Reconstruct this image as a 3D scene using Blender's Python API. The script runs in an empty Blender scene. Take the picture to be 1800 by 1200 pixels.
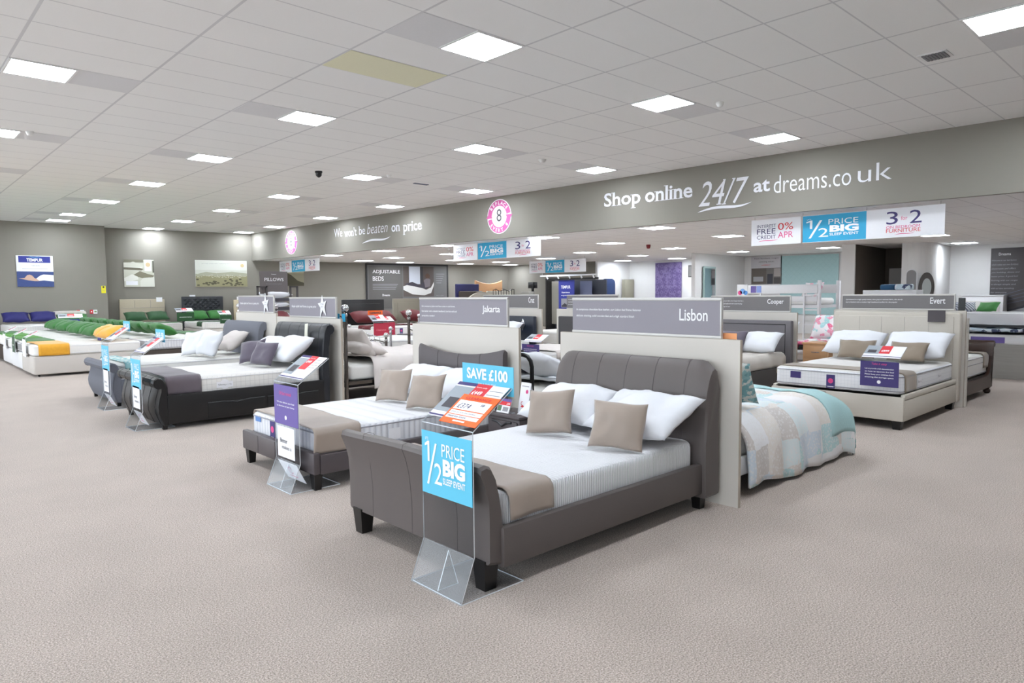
import bpy, bmesh, math, random
from mathutils import Matrix, Vector, noise
random.seed(7)
C = bpy.context.scene.collection
PI = math.pi

# ---------------------------------------------------------------- materials
def lin(c):
    return tuple(((v/255)/12.92 if v/255 <= .04045 else ((v/255+.055)/1.055)**2.4) for v in c)
MATS = {}
class NT:
    def __init__(s, name):
        s.m = bpy.data.materials.new(name); s.m.use_nodes = True
        s.t = s.m.node_tree; s.n = s.t.nodes; s.l = s.t.links
        s.b = s.n['Principled BSDF']; s.out = s.n['Material Output']
    def new(s, kind, **kw):
        n = s.n.new(kind)
        for k, v in kw.items():
            if k.startswith('i_'):
                key = k[2:]; key = int(key) if key.isdigit() else key.replace('_', ' ')
                n.inputs[key].default_value = v
            else: setattr(n, k, v)
        return n
    def link(s, a, ao, b, bi): s.l.new(a.outputs[ao], b.inputs[bi])
    def coord(s, scale=(1,1,1), kind='Object'):
        tc = s.new('ShaderNodeTexCoord'); mp = s.new('ShaderNodeMapping')
        mp.inputs['Scale'].default_value = scale; s.link(tc, kind, mp, 'Vector'); return mp
def mat(name, col, rough=.6, metal=0, noise_scale=0, noise_amt=0, bump=0, bump_scale=200, sheen=0, spec=.5, coat=0, emit=None):
    if name in MATS: return MATS[name]
    t = NT(name); c = lin(col); b = t.b
    b.inputs['Base Color'].default_value = (*c, 1); b.inputs['Roughness'].default_value = rough
    b.inputs['Metallic'].default_value = metal; b.inputs['Specular IOR Level'].default_value = spec
    if sheen: b.inputs['Sheen Weight'].default_value = sheen
    if coat: b.inputs['Coat Weight'].default_value = coat
    if noise_amt or not emit:
        mp = t.coord((1,1,1))
        nz = t.new('ShaderNodeTexNoise', i_Scale=noise_scale or 40, i_Detail=4)
        t.link(mp, 'Vector', nz, 'Vector')
        mx = t.new('ShaderNodeMix', data_type='RGBA')
        a = noise_amt or .03
        mx.inputs[6].default_value = (*[v*(1-a) for v in c], 1); mx.inputs[7].default_value = (*[min(1, v*(1+a)) for v in c], 1)
        t.link(nz, 'Fac', mx, 0); t.link(mx, 2, b, 'Base Color')
        if bump:
            n2 = t.new('ShaderNodeTexNoise', i_Scale=bump_scale, i_Detail=3); t.link(mp, 'Vector', n2, 'Vector')
            bp = t.new('ShaderNodeBump', i_Strength=bump, i_Distance=.004); t.link(n2, 'Fac', bp, 'Height'); t.link(bp, 'Normal', b, 'Normal')
    if emit: b.inputs['Emission Color'].default_value = (*lin(emit[0]), 1); b.inputs['Emission Strength'].default_value = emit[1]
    MATS[name] = t.m; return t.m
def ink(col):   # printed colour
    return mat('print_%d_%d_%d' % col, col, .55, noise_scale=30, noise_amt=.01)
def mk_weave(name, col, sx, sy, amt=.12, bump=.25, rough=.85):
    if name in MATS: return MATS[name]
    t = NT(name); c = lin(col); mp = t.coord((1,1,1))
    w1 = t.new('ShaderNodeTexWave', bands_direction='X', i_Scale=sx, i_Distortion=.6, i_Detail=1); w2 = t.new('ShaderNodeTexWave', bands_direction='Z', i_Scale=sy, i_Distortion=.6, i_Detail=1)
    n = t.new('ShaderNodeTexNoise', i_Scale=90, i_Detail=5)
    for w in (w1, w2, n): t.link(mp, 'Vector', w, 'Vector')
    m1 = t.new('ShaderNodeMath', operation='ADD'); t.link(w1, 'Fac', m1, 0); t.link(w2, 'Fac', m1, 1)
    m2 = t.new('ShaderNodeMath', operation='MULTIPLY', i_1=.25); t.link(m1, 0, m2, 0)
    m3 = t.new('ShaderNodeMath', operation='MULTIPLY_ADD', i_1=.5); t.link(n, 'Fac', m3, 0); t.link(m2, 0, m3, 2)
    mx = t.new('ShaderNodeMix', data_type='RGBA'); mx.inputs[6].default_value = (*[v*(1-amt) for v in c], 1); mx.inputs[7].default_value = (*[min(1, v*(1+amt)) for v in c], 1)
    t.link(m3, 0, mx, 0); t.link(mx, 2, t.b, 'Base Color')
    bp = t.new('ShaderNodeBump', i_Strength=bump, i_Distance=.003); t.link(m3, 0, bp, 'Height'); t.link(bp, 'Normal', t.b, 'Normal')
    t.b.inputs['Roughness'].default_value = rough; t.b.inputs['Specular IOR Level'].default_value = .2
    MATS[name] = t.m; return t.m
def mk_leather(name, col, rough=.42, amt=.06):
    if name in MATS: return MATS[name]
    t = NT(name); c = lin(col); mp = t.coord()
    v = t.new('ShaderNodeTexVoronoi', i_Scale=260); n = t.new('ShaderNodeTexNoise', i_Scale=6, i_Detail=4)
    t.link(mp, 'Vector', v, 'Vector'); t.link(mp, 'Vector', n, 'Vector')
    mx = t.new('ShaderNodeMix', data_type='RGBA'); mx.inputs[6].default_value = (*[x*(1-amt) for x in c], 1); mx.inputs[7].default_value = (*[x*(1+amt) for x in c], 1)
    t.link(n, 'Fac', mx, 0); t.link(mx, 2, t.b, 'Base Color')
    bp = t.new('ShaderNodeBump', i_Strength=.22, i_Distance=.002); t.link(v, 'Distance', bp, 'Height'); t.link(bp, 'Normal', t.b, 'Normal')
    t.b.inputs['Roughness'].default_value = rough
    MATS[name] = t.m; return t.m
def mk_mattress_top(name, col, kind):
    if name in MATS: return MATS[name]
    t = NT(name); c = lin(col); mp = t.coord()
    if kind == 'channel': w = t.new('ShaderNodeTexWave', bands_direction='Y', i_Scale=1.9, i_Distortion=2.2, i_Detail=1); w.inputs['Detail Scale'].default_value = 1.2; o = 'Fac'
    elif kind == 'tuft': w = t.new('ShaderNodeTexVoronoi', feature='F1', i_Scale=4.2, i_Randomness=.35); o = 'Distance'
    elif kind == 'knit': w = t.new('ShaderNodeTexWave', bands_direction='Y', i_Scale=13, i_Distortion=7, i_Detail=1); w.inputs['Detail Scale'].default_value = .6; o = 'Fac'
    else: w = t.new('ShaderNodeTexNoise', i_Scale=5, i_Detail=2); o = 'Fac'
    t.link(mp, 'Vector', w, 'Vector')
    pw = t.new('ShaderNodeMath', operation='POWER', i_1=.5); t.link(w, o, pw, 0)
    mx = t.new('ShaderNodeMix', data_type='RGBA'); mx.inputs[6].default_value = (*[v*.93 for v in c], 1); mx.inputs[7].default_value = (*c, 1)
    t.link(pw, 0, mx, 0); t.link(mx, 2, t.b, 'Base Color')
    bp = t.new('ShaderNodeBump', i_Strength=.55 if kind != 'knit' else .35, i_Distance=.02 if kind != 'knit' else .006); t.link(pw, 0, bp, 'Height')
    n = t.new('ShaderNodeTexNoise', i_Scale=7, i_Detail=3); t.link(mp, 'Vector', n, 'Vector')
    b2 = t.new('ShaderNodeBump', i_Strength=.3, i_Distance=.03); t.link(n, 'Fac', b2, 'Height'); t.link(bp, 'Normal', b2, 'Normal'); t.link(b2, 'Normal', t.b, 'Normal')
    t.b.inputs['Roughness'].default_value = .8; t.b.inputs['Specular IOR Level'].default_value = .2
    MATS[name] = t.m; return t.m
def mk_grid_cloth(name, col, col2, sc, width=.06):
    """mattress border: fine grid of lines"""
    if name in MATS: return MATS[name]
    t = NT(name); mp = t.coord()
    sep = t.new('ShaderNodeSeparateXYZ'); t.link(mp, 'Vector', sep, 0)
    ad = t.new('ShaderNodeMath', operation='ADD'); t.link(sep, 0, ad, 0); t.link(sep, 1, ad, 1)
    def line(src, k, s, w):
        m = t.new('ShaderNodeMath', operation='MULTIPLY', i_1=s); t.l.new(src.outputs[k], m.inputs[0])
        f = t.new('ShaderNodeMath', operation='FRACT'); t.link(m, 0, f, 0)
        g = t.new('ShaderNodeMath', operation='LESS_THAN', i_1=w); t.link(f, 0, g, 0); return g
    a = line(ad, 0, sc, width); b = line(sep, 2, sc, width)
    mm = t.new('ShaderNodeMath', operation='MAXIMUM'); t.link(a, 0, mm, 0); t.link(b, 0, mm, 1)
    mx = t.new('ShaderNodeMix', data_type='RGBA'); mx.inputs[6].default_value = (*lin(col), 1); mx.inputs[7].default_value = (*lin(col2), 1)
    t.link(mm, 0, mx, 0); t.link(mx, 2, t.b, 'Base Color'); t.b.inputs['Roughness'].default_value = .8
    bp = t.new('ShaderNodeBump', i_Strength=.3, i_Distance=.005, invert=True); t.link(mm, 0, bp, 'Height'); t.link(bp, 'Normal', t.b, 'Normal')
    MATS[name] = t.m; return t.m
def mk_ribs(name, col, col2, sc):
    if name in MATS: return MATS[name]
    t = NT(name); mp = t.coord(); sep = t.new('ShaderNodeSeparateXYZ'); t.link(mp, 'Vector', sep, 0)
    ad = t.new('ShaderNodeMath', operation='ADD'); t.link(sep, 0, ad, 0); t.link(sep, 1, ad, 1)
    m = t.new('ShaderNodeMath', operation='MULTIPLY', i_1=sc); t.link(ad, 0, m, 0)
    s = t.new('ShaderNodeMath', operation='SINE'); t.link(m, 0, s, 0)
    a = t.new('ShaderNodeMath', operation='ABSOLUTE'); t.link(s, 0, a, 0)
    mx = t.new('ShaderNodeMix', data_type='RGBA'); mx.inputs[6].default_value = (*lin(col2), 1); mx.inputs[7].default_value = (*lin(col), 1)
    t.link(a, 0, mx, 0); t.link(mx, 2, t.b, 'Base Color'); t.b.inputs['Roughness'].default_value = .75
    bp = t.new('ShaderNodeBump', i_Strength=.6, i_Distance=.012); t.link(a, 0, bp, 'Height'); t.link(bp, 'Normal', t.b, 'Normal')
    MATS[name] = t.m; return t.m
def mk_pattern(name, cols, scale, kind='voronoi', bump=.1):
    """cloth printed with cell colours"""
    if name in MATS: return MATS[name]
    t = NT(name); mp = t.coord((scale,)*3)
    if kind == 'patch':
        v = t.new('ShaderNodeTexVoronoi', distance='CHEBYCHEV', i_Scale=1, i_Randomness=.3); v2 = t.new('ShaderNodeTexVoronoi', i_Scale=9)
        t.link(mp, 'Vector', v, 'Vector'); t.link(mp, 'Vector', v2, 'Vector')
    else:
        v = t.new('ShaderNodeTexVoronoi', i_Scale=1); v2 = t.new('ShaderNodeTexVoronoi', i_Scale=3)
        t.link(mp, 'Vector', v, 'Vector'); t.link(mp, 'Vector', v2, 'Vector')
    sp = t.new('ShaderNodeSeparateColor'); t.link(v, 'Color', sp, 0)
    cr = t.new('ShaderNodeValToRGB'); cr.color_ramp.interpolation = 'CONSTANT'
    e = cr.color_ramp.elements
    while len(e) < len(cols): e.new(.5)
    for i, c in enumerate(cols): e[i].position = i/len(cols); e[i].color = (*lin(c), 1)
    t.link(sp, 0, cr, 0)
    lt = t.new('ShaderNodeMath', operation='LESS_THAN', i_1=.38 if kind == 'patch' else .3); t.link(v2, 'Distance', lt, 0)
    mx = t.new('ShaderNodeMix', data_type='RGBA'); mx.inputs[7].default_value = (*lin(cols[0]), 1); t.link(cr, 0, mx, 6)
    ml = t.new('ShaderNodeMath', operation='MULTIPLY', i_1=.6); t.link(lt, 0, ml, 0); t.link(ml, 0, mx, 0)
    t.link(mx, 2, t.b, 'Base Color'); t.b.inputs['Roughness'].default_value = .85
    MATS[name] = t.m; return t.m
def mk_wood(name, c1, c2, rough=.45, scale=3):
    if name in MATS: return MATS[name]
    t = NT(name); mp = t.coord((1, 1, 14)); w = t.new('ShaderNodeTexNoise', i_Scale=scale, i_Detail=6, i_Distortion=1.5); t.link(mp, 'Vector', w, 'Vector')
    mx = t.new('ShaderNodeMix', data_type='RGBA'); mx.inputs[6].default_value = (*lin(c1), 1); mx.inputs[7].default_value = (*lin(c2), 1)
    t.link(w, 'Fac', mx, 0); t.link(mx, 2, t.b, 'Base Color'); t.b.inputs['Roughness'].default_value = rough
    MATS[name] = t.m; return t.m
def mk_acrylic(name, tint, gloss=.10, alpha=.93):
    if name in MATS: return MATS[name]
    t = NT(name); t.n.remove(t.b)
    tr = t.new('ShaderNodeBsdfTransparent'); tr.inputs[0].default_value = (*[v*alpha for v in tint], 1)
    gl = t.new('ShaderNodeBsdfGlossy', i_Roughness=.05); fr = t.new('ShaderNodeLayerWeight', i_Blend=.12)
    ma = t.new('ShaderNodeMath', operation='MULTIPLY_ADD', i_1=.14, i_2=gloss*.2); t.l.new(fr.outputs['Facing'], ma.inputs[0])
    mx = t.new('ShaderNodeMixShader'); t.link(ma, 0, mx, 0); t.link(tr, 0, mx, 1); t.link(gl, 0, mx, 2); t.link(mx, 0, t.out, 'Surface')
    MATS[name] = t.m; return t.m
def mk_ceiling():
    t = NT('ceiling_tiles'); tc = t.new('ShaderNodeTexCoord'); sep = t.new('ShaderNodeSeparateXYZ'); t.link(tc, 'Object', sep, 0)
    def line(k, off, per, w):
        a = t.new('ShaderNodeMath', operation='ADD', i_1=-off+per*100+w/2); t.link(sep, k, a, 0)
        d = t.new('ShaderNodeMath', operation='DIVIDE', i_1=per); t.link(a, 0, d, 0)
        f = t.new('ShaderNodeMath', operation='FRACT'); t.link(d, 0, f, 0)
        g = t.new('ShaderNodeMath', operation='LESS_THAN', i_1=w/per); t.link(f, 0, g, 0); return g
    a = line(0, 4.755, 1.2, .026); b = line(1, 3.66, .6, .016)
    mm = t.new('ShaderNodeMath', operation='MAXIMUM'); t.link(a, 0, mm, 0); t.link(b, 0, mm, 1)
    n = t.new('ShaderNodeTexNoise', i_Scale=220, i_Detail=3); t.link(tc, 'Object', n, 'Vector')
    mx = t.new('ShaderNodeMix', data_type='RGBA'); mx.inputs[6].default_value = (*lin((236,236,235)), 1); mx.inputs[7].default_value = (*lin((243,243,243)), 1); t.link(n, 'Fac', mx, 0)
    m2 = t.new('ShaderNodeMix', data_type='RGBA'); t.link(mx, 2, m2, 6); m2.inputs[7].default_value = (*lin((210,210,212)), 1); t.link(mm, 0, m2, 0)
    t.link(m2, 2, t.b, 'Base Color'); t.b.inputs['Roughness'].default_value = .9; t.b.inputs['Specular IOR Level'].default_value = .15
    bp = t.new('ShaderNodeBump', i_Strength=.15, i_Distance=.003); t.link(n, 'Fac', bp, 'Height'); t.link(bp, 'Normal', t.b, 'Normal')
    return t.m
def mk_carpet():
    t = NT('carpet'); tc = t.new('ShaderNodeTexCoord')
    n = t.new('ShaderNodeTexNoise', i_Scale=130, i_Detail=3, i_Roughness=.8); n2 = t.new('ShaderNodeTexNoise', i_Scale=1.6, i_Detail=4); v = t.new('ShaderNodeTexVoronoi', i_Scale=170)
    for x in (n, n2, v): t.link(tc, 'Object', x, 'Vector')
    cr = t.new('ShaderNodeValToRGB'); e = cr.color_ramp.elements
    e[0].position = .34; e[0].color = (*lin((122,108,101)), 1); e[1].position = .66; e[1].color = (*lin((226,212,203)), 1)
    m = e.new(.5); m.color = (*lin((179,167,157)), 1)
    t.link(n, 'Fac', cr, 0)
    mx = t.new('ShaderNodeMix', data_type='RGBA', blend_type='MULTIPLY'); mx.inputs[0].default_value = 1; t.link(cr, 0, mx, 6)
    c2 = t.new('ShaderNodeValToRGB'); c2.color_ramp.elements[0].position = .3; c2.color_ramp.elements[0].color = (.9,.9,.9,1); c2.color_ramp.elements[1].position = .7; c2.color_ramp.elements[1].color = (1,1,1,1)
    t.link(n2, 'Fac', c2, 0); t.link(c2, 0, mx, 7); t.link(mx, 2, t.b, 'Base Color')
    t.b.inputs['Roughness'].default_value = .95; t.b.inputs['Specular IOR Level'].default_value = .1; t.b.inputs['Sheen Weight'].default_value = .15
    bp = t.new('ShaderNodeBump', i_Strength=.25, i_Distance=.004); t.link(v, 'Distance', bp, 'Height')
    b2 = t.new('ShaderNodeBump', i_Strength=.5, i_Distance=.006); t.link(n, 'Fac', b2, 'Height'); t.link(bp, 'Normal', b2, 'Normal'); t.link(b2, 'Normal', t.b, 'Normal')
    return t.m

WALL = mat('taupe_paint', (136,132,124), .85, noise_scale=3, noise_amt=.02, bump=.08, bump_scale=150)
WALLW = mat('white_paint', (222,221,220), .8, noise_scale=3, noise_amt=.015)
DARKBR = mat('dark_brown_paint', (92,83,75), .8)
LEATH = mk_leather('grey_brown_leather', (90,83,81), .47)
LEATHJ = mk_leather('dark_brown_leather', (80,73,75), .42)
BLACKL = mk_leather('black_leather', (18,17,18), .36)
BLACKF = mk_leather('black_leather_gloss', (36,38,43), .32)
GREYF = mk_weave('grey_fabric', (112,114,122), 180, 180, .1)
OATF = mk_weave('oatmeal_fabric', (200,194,184), 90, 90, .07, .3)
CHARF = mk_weave('charcoal_fabric', (116,113,116), 120, 120, .12)
WHITEC = mat('white_cotton', (224,226,231), .85, noise_scale=4, noise_amt=.015, bump=.45, bump_scale=11, spec=.2)
CREAMC = mk_weave('cream_cotton', (215,208,204), 70, 70, .04, .2)
TAUPE = mat('taupe_sateen', (158,144,133), .5, noise_scale=9, noise_amt=.05, bump=.4, bump_scale=12, sheen=.2)
TAUPED = mat('taupe_sateen_deep', (136,122,106), .6, noise_scale=9, noise_amt=.05, bump=.2, bump_scale=18, sheen=.3)
MAUVE = mat('grey_mauve_velvet', (88,80,94), .6, noise_scale=9, noise_amt=.1, bump=.35, bump_scale=14, sheen=.3)
MAUVET = mat('grey_mauve_throw', (94,85,92), .7, noise_scale=12, noise_amt=.09, bump=.35, bump_scale=16, sheen=.25)
GREEN = mat('green_velvet', (34,104,32), .65, noise_scale=7, noise_amt=.25, bump=.3, bump_scale=16, sheen=.12)
GREEN2 = mat('light_green_cloth', (84,142,60), .7, noise_scale=9, noise_amt=.12, bump=.2, bump_scale=20)
DGREEN = mat('dark_green_velvet', (22,70,32), .65, noise_scale=7, noise_amt=.15, sheen=.1)
GOLD = mat('gold_velvet', (222,160,32), .65, noise_scale=20, noise_amt=.1, bump=.25, bump_scale=60, sheen=.3)
BLUEC = mat('navy_blue_cloth', (28,28,96), .7, noise_scale=9, noise_amt=.08)
REDC = mat('dark_red_cloth', (92,18,26), .65, noise_scale=9, noise_amt=.15, bump=.2, bump_scale=18)
PURPC = mat('purple_cloth', (110,50,130), .7)
TEALC = mk_weave('teal_throw', (172,206,208), 60, 60, .08, .4)
PATCH = mk_pattern('patchwork_print', [(228,226,226),(206,200,196),(218,228,230),(184,212,214),(224,218,212),(204,214,224),(214,206,200),(232,232,234)], 4.2, 'patch')
TEALP = mk_pattern('teal_leaf_print', [(116,162,168),(206,210,204),(140,182,186)], 36)
FLORAL = mk_pattern('pink_floral_print', [(232,226,228),(222,104,140),(168,212,214),(236,230,232),(226,150,172),(235,235,235)], 13)
LILAC = mk_pattern('lilac_print', [(206,160,206),(230,200,228),(190,140,196),(220,186,220)], 14)
DOTS = mk_pattern('blue_spotted_print', [(214,228,234),(196,214,226),(222,226,232),(70,80,110),(206,220,230),(224,230,236)], 9)
MTW = mk_mattress_top('mattress_top_channel', (226,227,230), 'channel')
MTT = mk_mattress_top('mattress_top_tufted', (222,220,217), 'tuft')
MTK = mk_mattress_top('mattress_top_knit', (224,225,229), 'knit')
MTP = mk_mattress_top('mattress_top_plain', (218,217,213), 'plain')
MSG = mk_grid_cloth('mattress_side_grid', (232,233,236), (206,208,214), 26)
MSC = mk_grid_cloth('mattress_side_check', (226,224,220), (196,194,192), 17)
MSR = mk_ribs('mattress_side_ribbed', (222,223,228), (204,206,213), 55)
MSK = mk_ribs('mattress_side_knit', (228,229,233), (214,215,220), 190)
MSP = mat('mattress_side_plain', (230,229,226), .8, bump=.2, bump_scale=30)
MSGREY = mk_ribs('mattress_side_grey', (168,166,166), (128,127,130), 160)
PIPE = mat('grey_piping', (150,150,156), .7); PIPEW = mat('white_piping', (215,215,218), .7)
MDF = mat('cream_laminate', (208,203,195), .55, noise_scale=2, noise_amt=.015); MDFE = mat('board_edge', (176,166,152), .7)
SIGNG = mat('sign_grey', (142,138,146), .55, noise_scale=2, noise_amt=.02); SIGND = mat('sign_dark_grey', (120,117,118), .55)
TRIM = mat('aluminium_trim', (196,194,190), .4, .3)
DARKWOOD = mk_wood('dark_walnut', (40,24,17), (62,39,28), .38); OAK = mk_wood('oak_veneer', (186,140,98), (206,162,120)); PLANK = mk_wood('grey_plank', (140,137,132), (160,157,152), .7, 1.4)
BLACKW = mat('black_wood', (22,20,20), .35); WHITEW = mat('white_painted_wood', (226,226,228), .45)
CHROME = mat('chrome', (205,205,208), .08, 1); NICKEL = mat('dark_nickel', (120,114,110), .14, 1); BLACKM = mat('black_metal', (16,16,18), .35, .5); PALEM = mat('pale_metal', (190,190,194), .25, .9)
ACRY = mk_acrylic('clear_acrylic', (.97,.985,1)); ACRE = mat('acrylic_edge', (222,228,232), .2)
PLASTIC = mat('white_plastic', (226,226,224), .45); BLKP = mat('black_plastic', (20,20,22), .3)
LED = mat('led_diffuser', (255,255,255), .5, emit=((238,246,255), 30.0))
LEDF = mat('light_frame_white', (228,228,228), .5); BLANK = mat('blank_tile_grey', (218,218,220), .9)
CREAMT = mat('cream_tile', (226,224,196), .9); GREYP = mat('grey_plastic', (118,118,122), .6)
INKW = ink((244,244,246)); INKN = ink((48,42,92)); INKP = ink((222,76,138)); INKR = ink((214,44,54)); INKO = ink((240,104,34)); INKB = ink((42,164,208)); INKLB = ink((92,190,222))
INKDK = ink((60,58,66)); INKGR = ink((150,150,156)); INKPU = ink((62,52,112)); INKPU2 = ink((104,88,158)); INKBL = ink((44,52,140)); PAPER = ink((236,236,240))
SLAT = mat('dark_slats', (58,52,48), .8)
MIRROR = mat('mirror_glass', (214,220,226), .04, 1)

# ---------------------------------------------------------------- object helpers
def setp(o, label=None, cat=None, group=None, kind=None):
    if label: o['label'] = label
    if cat: o['category'] = cat
    if group: o['group'] = group
    if kind: o['kind'] = kind
    return o
def link(name, me, parent=None, M=None):
    o = bpy.data.objects.new(name, me); C.objects.link(o)
    if parent is not None: o.parent = parent
    if M is not None:
        o.matrix_basis = M
    return o
def thing(name, label, cat, M, group=None):
    return setp(link(name, None, None, M), label, cat, group)
def F(x, y, deg=0, z=0): return Matrix.Translation((x, y, z)) @ Matrix.Rotation(math.radians(deg), 4, 'Z')
T = lambda x, y, z: Matrix.Translation((x, y, z))
RX = lambda d: Matrix.Rotation(math.radians(d), 4, 'X')
RY = lambda d: Matrix.Rotation(math.radians(d), 4, 'Y')
RZ = lambda d: Matrix.Rotation(math.radians(d), 4, 'Z')
class MB:
    def __init__(s): s.v = []; s.f = []; s.m = []; s.mats = []
    def mi(s, m):
        if m not in s.mats: s.mats.append(m)
        return s.mats.index(m)
    def add(s, vs, fs, m):
        k = len(s.v); s.v += [tuple(v) for v in vs]; s.f += [tuple(i+k for i in f) for f in fs]; s.m += [s.mi(m)]*len(fs)
    def addmap(s, vs, fs, ms): 
        k = len(s.v); s.v += [tuple(v) for v in vs]; s.f += [tuple(i+k for i in f) for f in fs]; s.m += [s.mi(m) for m in ms]
    def box(s, x0, x1, y0, y1, z0, z1, m):
        vs = [(x,y,z) for z in (z0,z1) for y in (y0,y1) for x in (x0,x1)]
        s.add(vs, [(0,2,3,1),(4,5,7,6),(0,1,5,4),(2,6,7,3),(0,4,6,2),(1,3,7,5)], m)
    def rbox(s, x0, x1, y0, y1, z0, z1, m, r=.01, seg=2, mt=None, rv=None):
        bm = bmesh.new(); bmesh.ops.create_cube(bm, size=1)
        for v in bm.verts: v.co = Vector(((x0+x1)/2+v.co.x*(x1-x0), (y0+y1)/2+v.co.y*(y1-y0), (z0+z1)/2+v.co.z*(z1-z0)))
        if rv:
            es = [e for e in bm.edges if abs(e.verts[0].co.z-e.verts[1].co.z) > 1e-4]
            bmesh.ops.bevel(bm, geom=es, offset=rv, segments=4, profile=.5, affect='EDGES')
            es = [e for e in bm.edges if abs(e.verts[0].co.z-e.verts[1].co.z) < 1e-4]
            bmesh.ops.bevel(bm, geom=es, offset=r, segments=seg, profile=.5, affect='EDGES')
        else: bmesh.ops.bevel(bm, geom=list(bm.edges), offset=r, segments=seg, profile=.5, affect='EDGES')
        bm.normal_update()
        s.frombm(bm, lambda f: (mt if (mt and f.normal.z > .75) else m))
    def frombm(s, bm, mf):
        bm.verts.index_update(); k = len(s.v); s.v += [tuple(v.co) for v in bm.verts]
        for f in bm.faces: s.f.append(tuple(v.index+k for v in f.verts)); s.m.append(s.mi(mf(f)))
        bm.free()
    def taper(s, x, y, z0, z1, w0, w1, m):   # tapered square post, w0 at bottom
        vs = [(x+sx*w/2, y+sy*w/2, z) for z, w in ((z0,w0),(z1,w1)) for sy in (-1,1) for sx in (-1,1)]
        s.add(vs, [(0,2,3,1),(4,5,7,6),(0,1,5,4),(2,6,7,3),(0,4,6,2),(1,3,7,5)], m)
    def tube(s, pts, r, m, n=10, cap=True):
        pts = [Vector(p) for p in pts]; rs = r if isinstance(r, (list, tuple)) else [r]*len(pts)
        vs = []; up = None
        for i, p in enumerate(pts):
            d = (pts[min(i+1, len(pts)-1)]-pts[max(i-1, 0)]).normalized()
            if up is None: up = Vector((0,0,1)) if abs(d.z) < .9 else Vector((1,0,0))
            a = d.cross(up).normalized(); b = a.cross(d).normalized(); up = b
            for k in range(n): q = 2*PI*k/n; vs.append(p+rs[i]*(math.cos(q)*a+math.sin(q)*b))
        fs = [(i*n+k, i*n+(k+1)%n, (i+1)*n+(k+1)%n, (i+1)*n+k) for i in range(len(pts)-1) for k in range(n)]
        if cap: fs += [tuple(reversed(range(n))), tuple(range((len(pts)-1)*n, len(pts)*n))]
        s.add(vs, fs, m)
    def lathe(s, prof, x, y, z, m, n=16, sx=1, sy=1):
        vs = [(x+r*sx*math.cos(2*PI*k/n), y+r*sy*math.sin(2*PI*k/n), z+h) for r, h in prof for k in range(n)]
        fs = [(i*n+k, i*n+(k+1)%n, (i+1)*n+(k+1)%n, (i+1)*n+k) for i in range(len(prof)-1) for k in range(n)]
        fs += [tuple(reversed(range(n))), tuple(range((len(prof)-1)*n, len(prof)*n))]
        s.add(vs, fs, m)
    def sphere(s, x, y, z, r, m, n=14):
        s.lathe([(max(1e-4, r*math.sin(PI*i/8)), -r*math.cos(PI*i/8)) for i in range(9)], x, y, z, m, n)
    def board(s, x0, x1, prof, m, topf=None, n=12, r=.012, zb=.2, mend=None):
        """loft a (y,z) profile along x; topf(u) scales the height above zb"""
        cy = sum(p[0] for p in prof)/len(prof); cz = sum(p[1] for p in prof)/len(prof)
        xs = [(x0, 1), (x0+r, 0)] + [(x0+r+(x1-x0-2*r)*i/n, 0) for i in range(1, n)] + [(x1-r, 0), (x1, 1)]
        vs = []; P = len(prof)
        for x, e in xs:
            u = (x-x0)/(x1-x0); sc = topf(u) if topf else 1
            for (y, z) in prof:
                if e: 
                    dy, dz = y-cy, z-cz; L = math.hypot(dy, dz) or 1; k = max(0, L-r)/L; y, z = cy+dy*k, cz+dz*k
                if z > zb: z = zb+(z-zb)*sc
                vs.append((x, y, z))
        fs = [(i*P+k, i*P+(k+1)%P, (i+1)*P+(k+1)%P, (i+1)*P+k) for i in range(len(xs)-1) for k in range(P)]
        fs += [tuple(reversed(range(P))), tuple(range((len(xs)-1)*P, len(xs)*P))]
        s.add(vs, fs, m)
    def build(s, name, parent=None, M=None, smooth=True, angle=35):
        me = bpy.data.meshes.new(name); me.from_pydata(s.v, [], s.f)
        for m in s.mats: me.materials.append(m)
        me.polygons.foreach_set('material_index', s.m)
        bm = bmesh.new(); bm.from_mesh(me); bmesh.ops.recalc_face_normals(bm, faces=bm.faces); bm.to_mesh(me); bm.free()
        if smooth: me.shade_smooth(); me.set_sharp_from_angle(angle=math.radians(angle))
        me.update()
        return link(name, me, parent, M)
def part(name, parent, fn, M=None, **k):
    b = MB(); fn(b); return b.build(name, parent, M, **k)
def pbox(name, parent, x0, x1, y0, y1, z0, z1, m, r=0, M=None, **kw):
    b = MB()
    if r: b.rbox(x0, x1, y0, y1, z0, z1, m, r, **kw)
    else: b.box(x0, x1, y0, y1, z0, z1, m)
    return b.build(name, parent, M)

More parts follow.
